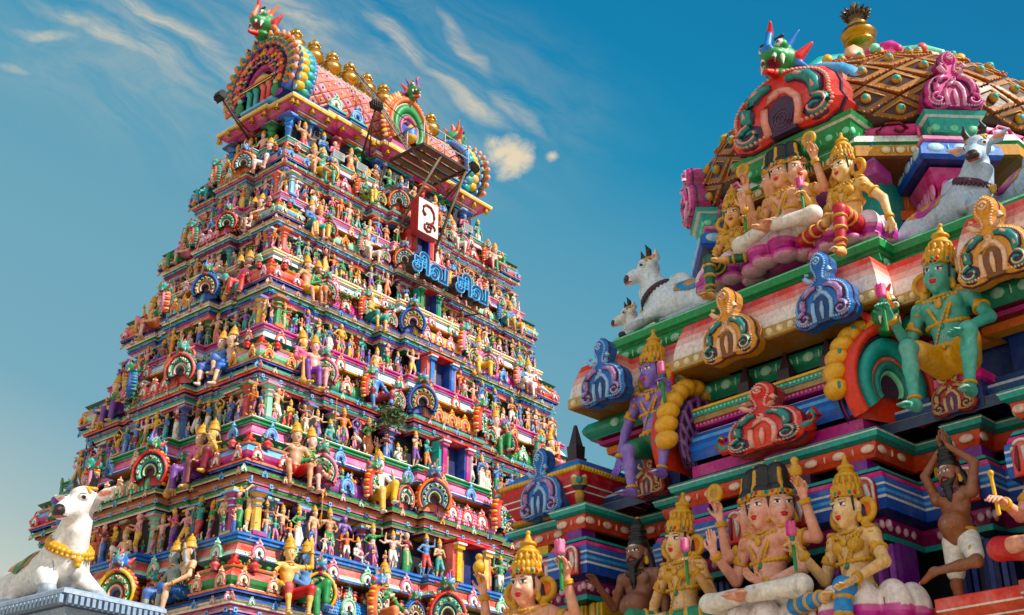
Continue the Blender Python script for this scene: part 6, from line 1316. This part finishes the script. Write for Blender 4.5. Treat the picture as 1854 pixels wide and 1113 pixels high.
def color_mesh(me, c, mat='near'):
    ca = me.color_attributes.new('Col', 'FLOAT_COLOR', 'POINT'); ca.data.foreach_set('color', np.tile(np.asarray(c, np.float32), len(me.vertices))); me.materials.clear(); me.materials.append(MAT[mat]); return me
RX = Matrix.Rotation(math.radians(90), 4, 'X')
sb = thing('sign_board', 'white box sign with red sides and one red letter, hung on the tower front', 'sign', TC @ Matrix.Translation((-.42,-4.62,25.22+zE)))
m = MB(); m.box(-.57,.57,.0,.42,-.76,.76,lin('#a81c24')); m.build('case', sb, 'near'); m = MB(); m.box(-.555,.555,-.012,.0,-.745,.745,lin('#e8e2d6')); m.build('face', sb, 'near')
m = MB(); P_o = [(-.24,.06),(-.33,.20),(-.31,.40),(-.14,.54),(.10,.51),(.27,.33),(.32,.08),(.27,-.12),(.10,-.25),(-.10,-.28),(-.22,-.38),(-.22,-.54),(-.06,-.63),(.12,-.57),(.16,-.43),(.04,-.37),(-.05,-.45)]
for r_, y_, c_ in ((.062, -.02, '#7a1a22'), (.022, -.07, '#a8404a')): m.tube([(x, y_, z) for x, z in P_o], r_, lin(c_), 8); m.tube([(.08,y_,-.27),(.26,y_,-.27),(.36,y_,-.36),(.36,y_,-.46)], r_*.8, lin(c_), 8)
m.blob((-.22,-.03,.10), (.09,.05,.09), lin('#7a1a22')); m.build('letter', sb, 'near')
m = MB(); m.tube([(-.5,.3,.5),(-.5,1.2,.6)], .03, rust2, 6); m.tube([(.5,.3,.5),(.5,1.2,.6)], .03, rust2, 6); m.build('bracket', sb, 'wood')
for i, (ch, x, s_) in enumerate((('சி',-1.12,.95),('வ',-.12,1.0),('சி',1.32,.95),('வ',2.28,1.0))):
    t = thing('letter_sign', f'{("first","second","third","fourth")[i]} from left of four blue outlined letter signs above a tower doorway', 'letter sign', TC @ Matrix.Translation((x,-5.0,22.72+zE)), 'blue letter signs on the tower front')
    me = color_mesh(text_mesh(ch, s_*1.05, .15, .06), lin('#241018')); link('case', me, t, M=Matrix.Translation((0,.16,0)) @ RX)
    link('outline', color_mesh(text_mesh(ch, s_*1.05, 0, .04, .03, True), lin('#3f98d4')), t, M=Matrix.Translation((0,-.02,0)) @ RX)
    link('letter', color_mesh(text_mesh(ch, s_*1.05, .012, .0), lin('#0e2c54')), t, M=Matrix.Translation((0,-.014,0)) @ RX)
rl_ = thing('sign_rail', 'thin dark rail carrying the four blue letter signs', 'rail', TC); m = MB(); m.tube([(-1.7,-4.75,22.05+zE),(2.9,-4.75,22.05+zE)], .035, rust2, 6)
for x in (-1.5,.5,2.6): m.tube([(x,-4.75,22.05+zE),(x,-3.3,22.3+zE)], .03, rust2, 6)
m.build('bar', rl_, 'wood')
def weed(lab, loc, r, n, hang=0., dens=.12, cs=('#2f7a3a','#3f8c3c','#1c5a30','#6a8c3a'), M=None):
    t = thing('plant', lab, 'plant', (TC @ Matrix.Translation(loc)) if M is None else M, 'plants growing on the tower'); rr = random.Random(len(lab)); lf = MB(); st = MB()
    for i in range(n):
        d = Vector((rr.gauss(0,1), rr.gauss(-.3,.8), rr.gauss(.35-hang,.8))).normalized()*r*rr.uniform(.35,1)*rr.uniform(.7,1.1); d.z *= 1.1
        if i % 9 == 0: st.tube([(0,0,0), d*.5+Vector((0,0,.05)), d], [.03*r,.02*r,.01*r], lin('#5a4a2a'), 4)
        a = Matrix.Rotation(rr.uniform(0,6.3), 3, Vector((rr.gauss(0,1), rr.gauss(0,1), rr.gauss(0,1))).normalized()); s = dens*rr.uniform(.6,1.2)*r
        V = [d+a @ Vector(q)*s for q in ((-1,0,0),(0,-.42,.1),(1,0,0),(0,.42,.1))]; lf.add(V, [(0,1,2,3)], lin(rr.choice(cs)))
    lf.build('foliage', t, 'leaf'); st.build('stem', t, 'wood')
weed('painted green tree with dense leaves above the statues on the blue ledge', (-6.9,-6.15,12.8+zE), .42, 300)
weed('trailing wild bush growing beside the centre doorway above green ledge', (-3.3,-6.0,15.6+zE), .6, 420, .35, .16, ('#3a6224','#55702c','#6a7a30','#24481c'))
weed('small green tree above two white-clad statues on the purple ledge', (-4.9,-5.0,19.9+zE), .36, 260)
weed('green hanging shrub under the front cornice of the top storey', (-2.9,-3.6,25.6+zE), .38, 260, .4, .11, ('#5a8a3a','#7a9a4a','#3f6a2a'))
weed('green tree above the statues on the shaded face near the green ledge', None, .6, 360, M=TC @ Matrix.Translation((-8.9,1.0,16.3+zE)))
weed('thin weed sprouting at the lowest cornice on the shaded face', None, .5, 150, -.2, M=TC @ Matrix.Translation((-10.1,-4.6,8.7+zE)), cs=('#7a8a3a','#5a7a2a'))
def tw(px, py, yl):
    u_ = (px-927)/_F; v_ = (556.5-py)/_F; d = Vector((u_, math.cos(_P)-v_*math.sin(_P), math.sin(_P)+v_*math.cos(_P))); R3 = TC.to_3x3().transposed(); d = R3 @ d; o = R3 @ (Vector((0,0,0))-Vector((-6.6,47.9,0))); return o+d*((yl-o.y)/d.y)
for i, (px, py) in enumerate(((612,282),(654,304),(846,413))):
    p = tw(px, py, -3.0); t = thing('notice_board', ('small grey notice board left of the front cornice on top ledge','small grey notice board right of the first one on the top ledge','small grey notice board at the right end of the top ledge')[i], 'notice', TC @ Matrix.Translation((p.x, -3.05, p.z+EYE)))
    m = MB(); m.box(-.3,.3,-.02,.03,-.17,.17,lin('#9aa0a4')); m.build('board', t, 'near'); m = MB()
    for j in range(4): m.box(-.24,.24-.06*(j % 2),-.026,-.0205,.10-.07*j,.125-.07*j,lin('#5a6066'))
    m.build('lettering', t, 'near')
# ground far below the picture
m, n_, l_ = nt('dusty_paving'); o_ = n_.new('ShaderNodeOutputMaterial'); b_ = n_.new('ShaderNodeBsdfPrincipled'); l_.new(b_.outputs[0], o_.inputs[0]); ns_ = n_.new('ShaderNodeTexNoise'); ns_.inputs['Scale'].default_value = .6; ns_.inputs['Detail'].default_value = 8
r_ = n_.new('ShaderNodeValToRGB'); r_.color_ramp.elements[0].color = lin('#9a8a72'); r_.color_ramp.elements[1].color = lin('#bdae96'); l_.new(ns_.outputs[0], r_.inputs[0]); l_.new(r_.outputs[0], b_.inputs['Base Color']); b_.inputs['Roughness'].default_value = .9
gm = bpy.data.meshes.new('ground'); gm.from_pydata([(-900,-900,0),(900,-900,0),(900,900,0),(-900,900,0)], [], [(0,1,2,3)]); gm.materials.append(m); g_ = link('ground', gm); g_['kind'] = 'structure'
# ------------------------------------------------------------------ camera and daylight
cd = bpy.data.cameras.new('camera'); co_ = bpy.data.objects.new('camera', cd); COL.objects.link(co_); SC.camera = co_
co_.location = (0, 0, EYE); co_.rotation_euler = (math.radians(90+25.5), 0, 0); cd.sensor_width = 36; cd.lens = 36*2315/1854; cd.clip_end = 5000
SUN_AZ, SUN_EL = 119., 42.
sd = Vector((math.sin(math.radians(SUN_AZ))*math.cos(math.radians(SUN_EL)), math.cos(math.radians(SUN_AZ))*math.cos(math.radians(SUN_EL)), math.sin(math.radians(SUN_EL))))
s_ = bpy.data.objects.new('sun', bpy.data.lights.new('sun', 'SUN')); COL.objects.link(s_); s_.data.energy = 4.8; s_.data.angle = math.radians(.53); s_.data.color = (1., .94, .86); s_.rotation_euler = sd.to_track_quat('Z', 'Y').to_euler()
w = bpy.data.worlds.new('World'); SC.world = w; w.use_nodes = True; N = w.node_tree.nodes; L = w.node_tree.links; bg = N['Background']; STR = .12; EXPO = .42; bg.inputs[1].default_value = STR
def mth(op, a, b=None, c=None, clamp=False):
    q = N.new('ShaderNodeMath'); q.operation = op; q.use_clamp = clamp
    for i, x in enumerate((a, b, c)):
        if x is None: continue
        if isinstance(x, (int, float)): q.inputs[i].default_value = x
        else: L.new(x, q.inputs[i])
    return q.outputs[0]
sky = N.new('ShaderNodeTexSky'); sky.sky_type = 'NISHITA'; sky.sun_disc = False; sky.sun_elevation = math.radians(SUN_EL); sky.sun_rotation = math.radians(SUN_AZ)
tc = N.new('ShaderNodeTexCoord'); sx = N.new('ShaderNodeSeparateXYZ'); L.new(tc.outputs['Generated'], sx.inputs[0])
dy = mth('MAXIMUM', sx.outputs[1], .25); u = mth('DIVIDE', sx.outputs[0], dy); v = mth('DIVIDE', sx.outputs[2], dy)
t = mth('MULTIPLY_ADD', u, .45, v)
rp = N.new('ShaderNodeValToRGB'); L.new(t, rp.inputs[0]); cr = rp.color_ramp
ST = [(.02,'#d8d6c0'),(.12,'#a8c0c0'),(.23,'#78acbe'),(.42,'#6ba6bb'),(.56,'#519dba'),(.68,'#168cb5'),(.80,'#0081b0'),(1.0,'#0078a8')]
cr.elements[0].position = ST[0][0]; cr.elements[0].color = lin(ST[0][1]); cr.elements[1].position = ST[-1][0]; cr.elements[1].color = lin(ST[-1][1])
for p_, c_ in ST[1:-1]: e = cr.elements.new(p_); e.color = lin(c_)
gn = N.new('ShaderNodeVectorMath'); gn.operation = 'SCALE'; L.new(rp.outputs[0], gn.inputs[0]); gn.inputs['Scale'].default_value = 2**-EXPO/STR
mx = N.new('ShaderNodeMix'); mx.data_type = 'RGBA'; mx.inputs[0].default_value = .95; L.new(sky.outputs[0], mx.inputs[6]); L.new(gn.outputs[0], mx.inputs[7])
# added fill: sky made brighter behind the viewer, lifting the shaded fronts
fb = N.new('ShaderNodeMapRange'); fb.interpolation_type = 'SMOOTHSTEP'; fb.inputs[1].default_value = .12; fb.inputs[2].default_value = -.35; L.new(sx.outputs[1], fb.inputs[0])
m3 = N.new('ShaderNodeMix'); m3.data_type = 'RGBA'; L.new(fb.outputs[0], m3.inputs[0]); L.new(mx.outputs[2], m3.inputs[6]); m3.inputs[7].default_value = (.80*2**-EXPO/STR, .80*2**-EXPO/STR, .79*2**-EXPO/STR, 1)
# wind-drawn clouds, fixed in the sky
uv0 = N.new('ShaderNodeCombineXYZ'); L.new(u, uv0.inputs[0]); L.new(v, uv0.inputs[1])
wn = N.new('ShaderNodeTexNoise'); wn.inputs['Scale'].default_value = 9.; wn.inputs['Detail'].default_value = 5; L.new(uv0.outputs[0], wn.inputs['Vector'])
ws = N.new('ShaderNodeVectorMath'); ws.operation = 'MULTIPLY_ADD'; L.new(wn.outputs['Color'], ws.inputs[0]); ws.inputs[1].default_value = (.05, .05, 0); L.new(uv0.outputs[0], ws.inputs[2])
wo = N.new('ShaderNodeVectorMath'); wo.operation = 'SUBTRACT'; L.new(ws.outputs[0], wo.inputs[0]); wo.inputs[1].default_value = (.025, .025, 0); uv = wo
sw = N.new('ShaderNodeSeparateXYZ'); L.new(wo.outputs[0], sw.inputs[0]); u, v = sw.outputs[0], sw.outputs[1]
def noise(rot, sc, seed, det=7, dist=.6, rough=.6):
    m0 = N.new('ShaderNodeMapping'); m0.inputs['Rotation'].default_value = (0, 0, math.radians(rot)); L.new(uv.outputs[0], m0.inputs[0]); mp = N.new('ShaderNodeMapping'); mp.inputs['Scale'].default_value = (*sc, 1); mp.inputs['Location'].default_value = (seed, seed*.7, 0)
    L.new(m0.outputs[0], mp.inputs[0]); q = N.new('ShaderNodeTexNoise'); q.inputs['Scale'].default_value = 1; q.inputs['Detail'].default_value = det; q.inputs['Distortion'].default_value = dist; q.inputs['Roughness'].default_value = rough
    L.new(mp.outputs[0], q.inputs['Vector']); return q.outputs[0]
def blob(cu, cv, ru, rv, rot=0.):
    c, s = math.cos(math.radians(rot)), math.sin(math.radians(rot)); a = mth('SUBTRACT', u, cu); b = mth('SUBTRACT', v, cv)
    x = mth('MULTIPLY', mth('ADD', mth('MULTIPLY', a, c), mth('MULTIPLY', b, s)), 1/ru); y = mth('MULTIPLY', mth('SUBTRACT', mth('MULTIPLY', b, c), mth('MULTIPLY', a, s)), 1/rv)
    return mth('SUBTRACT', 1.0, mth('SQRT', mth('ADD', mth('MULTIPLY', x, x), mth('MULTIPLY', y, y))), None, True)
def sm(x, lo, hi):
    q = N.new('ShaderNodeMapRange'); q.interpolation_type = 'SMOOTHSTEP'; q.inputs[1].default_value = lo; q.inputs[2].default_value = hi; L.new(x, q.inputs[0]); return q.outputs[0]
n1 = noise(36, (4.6, 19.), 1.3, 10, 1.1, .66); n2 = noise(20, (16, 19), 4.1, 9, .3, .65)
def uvp(px, py):
    a = (px-927)/2315; b = (556.5-py)/2315; y = math.cos(_P)-b*math.sin(_P); return a/y, (math.sin(_P)+b*math.cos(_P))/y
def streak(x0, y0, x1, y1, wd):
    (a, b), (c, d) = uvp(x0, y0), uvp(x1, y1); return ((a+c)/2, (b+d)/2, math.hypot(c-a, d-b)*.66, wd/2300, math.degrees(math.atan2(d-b, c-a)))
st = None
for k_, b_ in ((1.,streak(170,-30,450,120,34)),(.75,streak(20,-20,400,150,46)),(.8,streak(15,48,150,72,26)),(.55,streak(5,105,75,130,18)),(1.,streak(640,10,790,130,44)),(.9,streak(760,110,930,240,40)),(.8,streak(800,20,900,140,30)),(.7,streak(420,-30,640,110,60)),(.5,streak(560,90,700,160,60)),(.6,streak(880,140,990,260,34))):
    q = mth('MULTIPLY', sm(blob(*b_), .0, .85), k_); st = q if st is None else mth('MAXIMUM', st, q)
n3_ = noise(30, (14., 60.), 2.7, 8, .8, .7)
wisp = mth('MULTIPLY', st, mth('MULTIPLY', sm(n1, .28, .62), mth('MULTIPLY_ADD', sm(n3_, .3, .7), .55, .5)))
cu_ = None
for b_ in ((-.012,.640,.042,.028,0),(-.004,.628,.032,.030,0),(.037,.626,.018,.011,20),(-.022,.650,.02,.02,0)):
    q = blob(*b_); cu_ = q if cu_ is None else mth('MAXIMUM', cu_, q)
puff = mth('MULTIPLY', sm(mth('ADD', cu_, mth('MULTIPLY', mth('SUBTRACT', n2, .5), 2.2)), .25, 1.05), sm(cu_, 0.0, .35))
veil = mth('MULTIPLY', sm(blob(-.22,.73,.40,.17,-14), .0, .9), mth('MULTIPLY', sm(n1, .3, .75), .36))
cl = mth('MAXIMUM', mth('MAXIMUM', mth('MULTIPLY', wisp, .8), mth('MULTIPLY', puff, .85)), veil)
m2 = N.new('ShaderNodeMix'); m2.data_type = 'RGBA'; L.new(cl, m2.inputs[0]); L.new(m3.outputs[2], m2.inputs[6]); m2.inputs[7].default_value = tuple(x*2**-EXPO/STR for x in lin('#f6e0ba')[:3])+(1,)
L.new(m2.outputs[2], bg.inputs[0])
SC.view_settings.view_transform = 'Standard'; SC.view_settings.look = 'None'; SC.view_settings.exposure = EXPO; SC.view_settings.gamma = 1.0
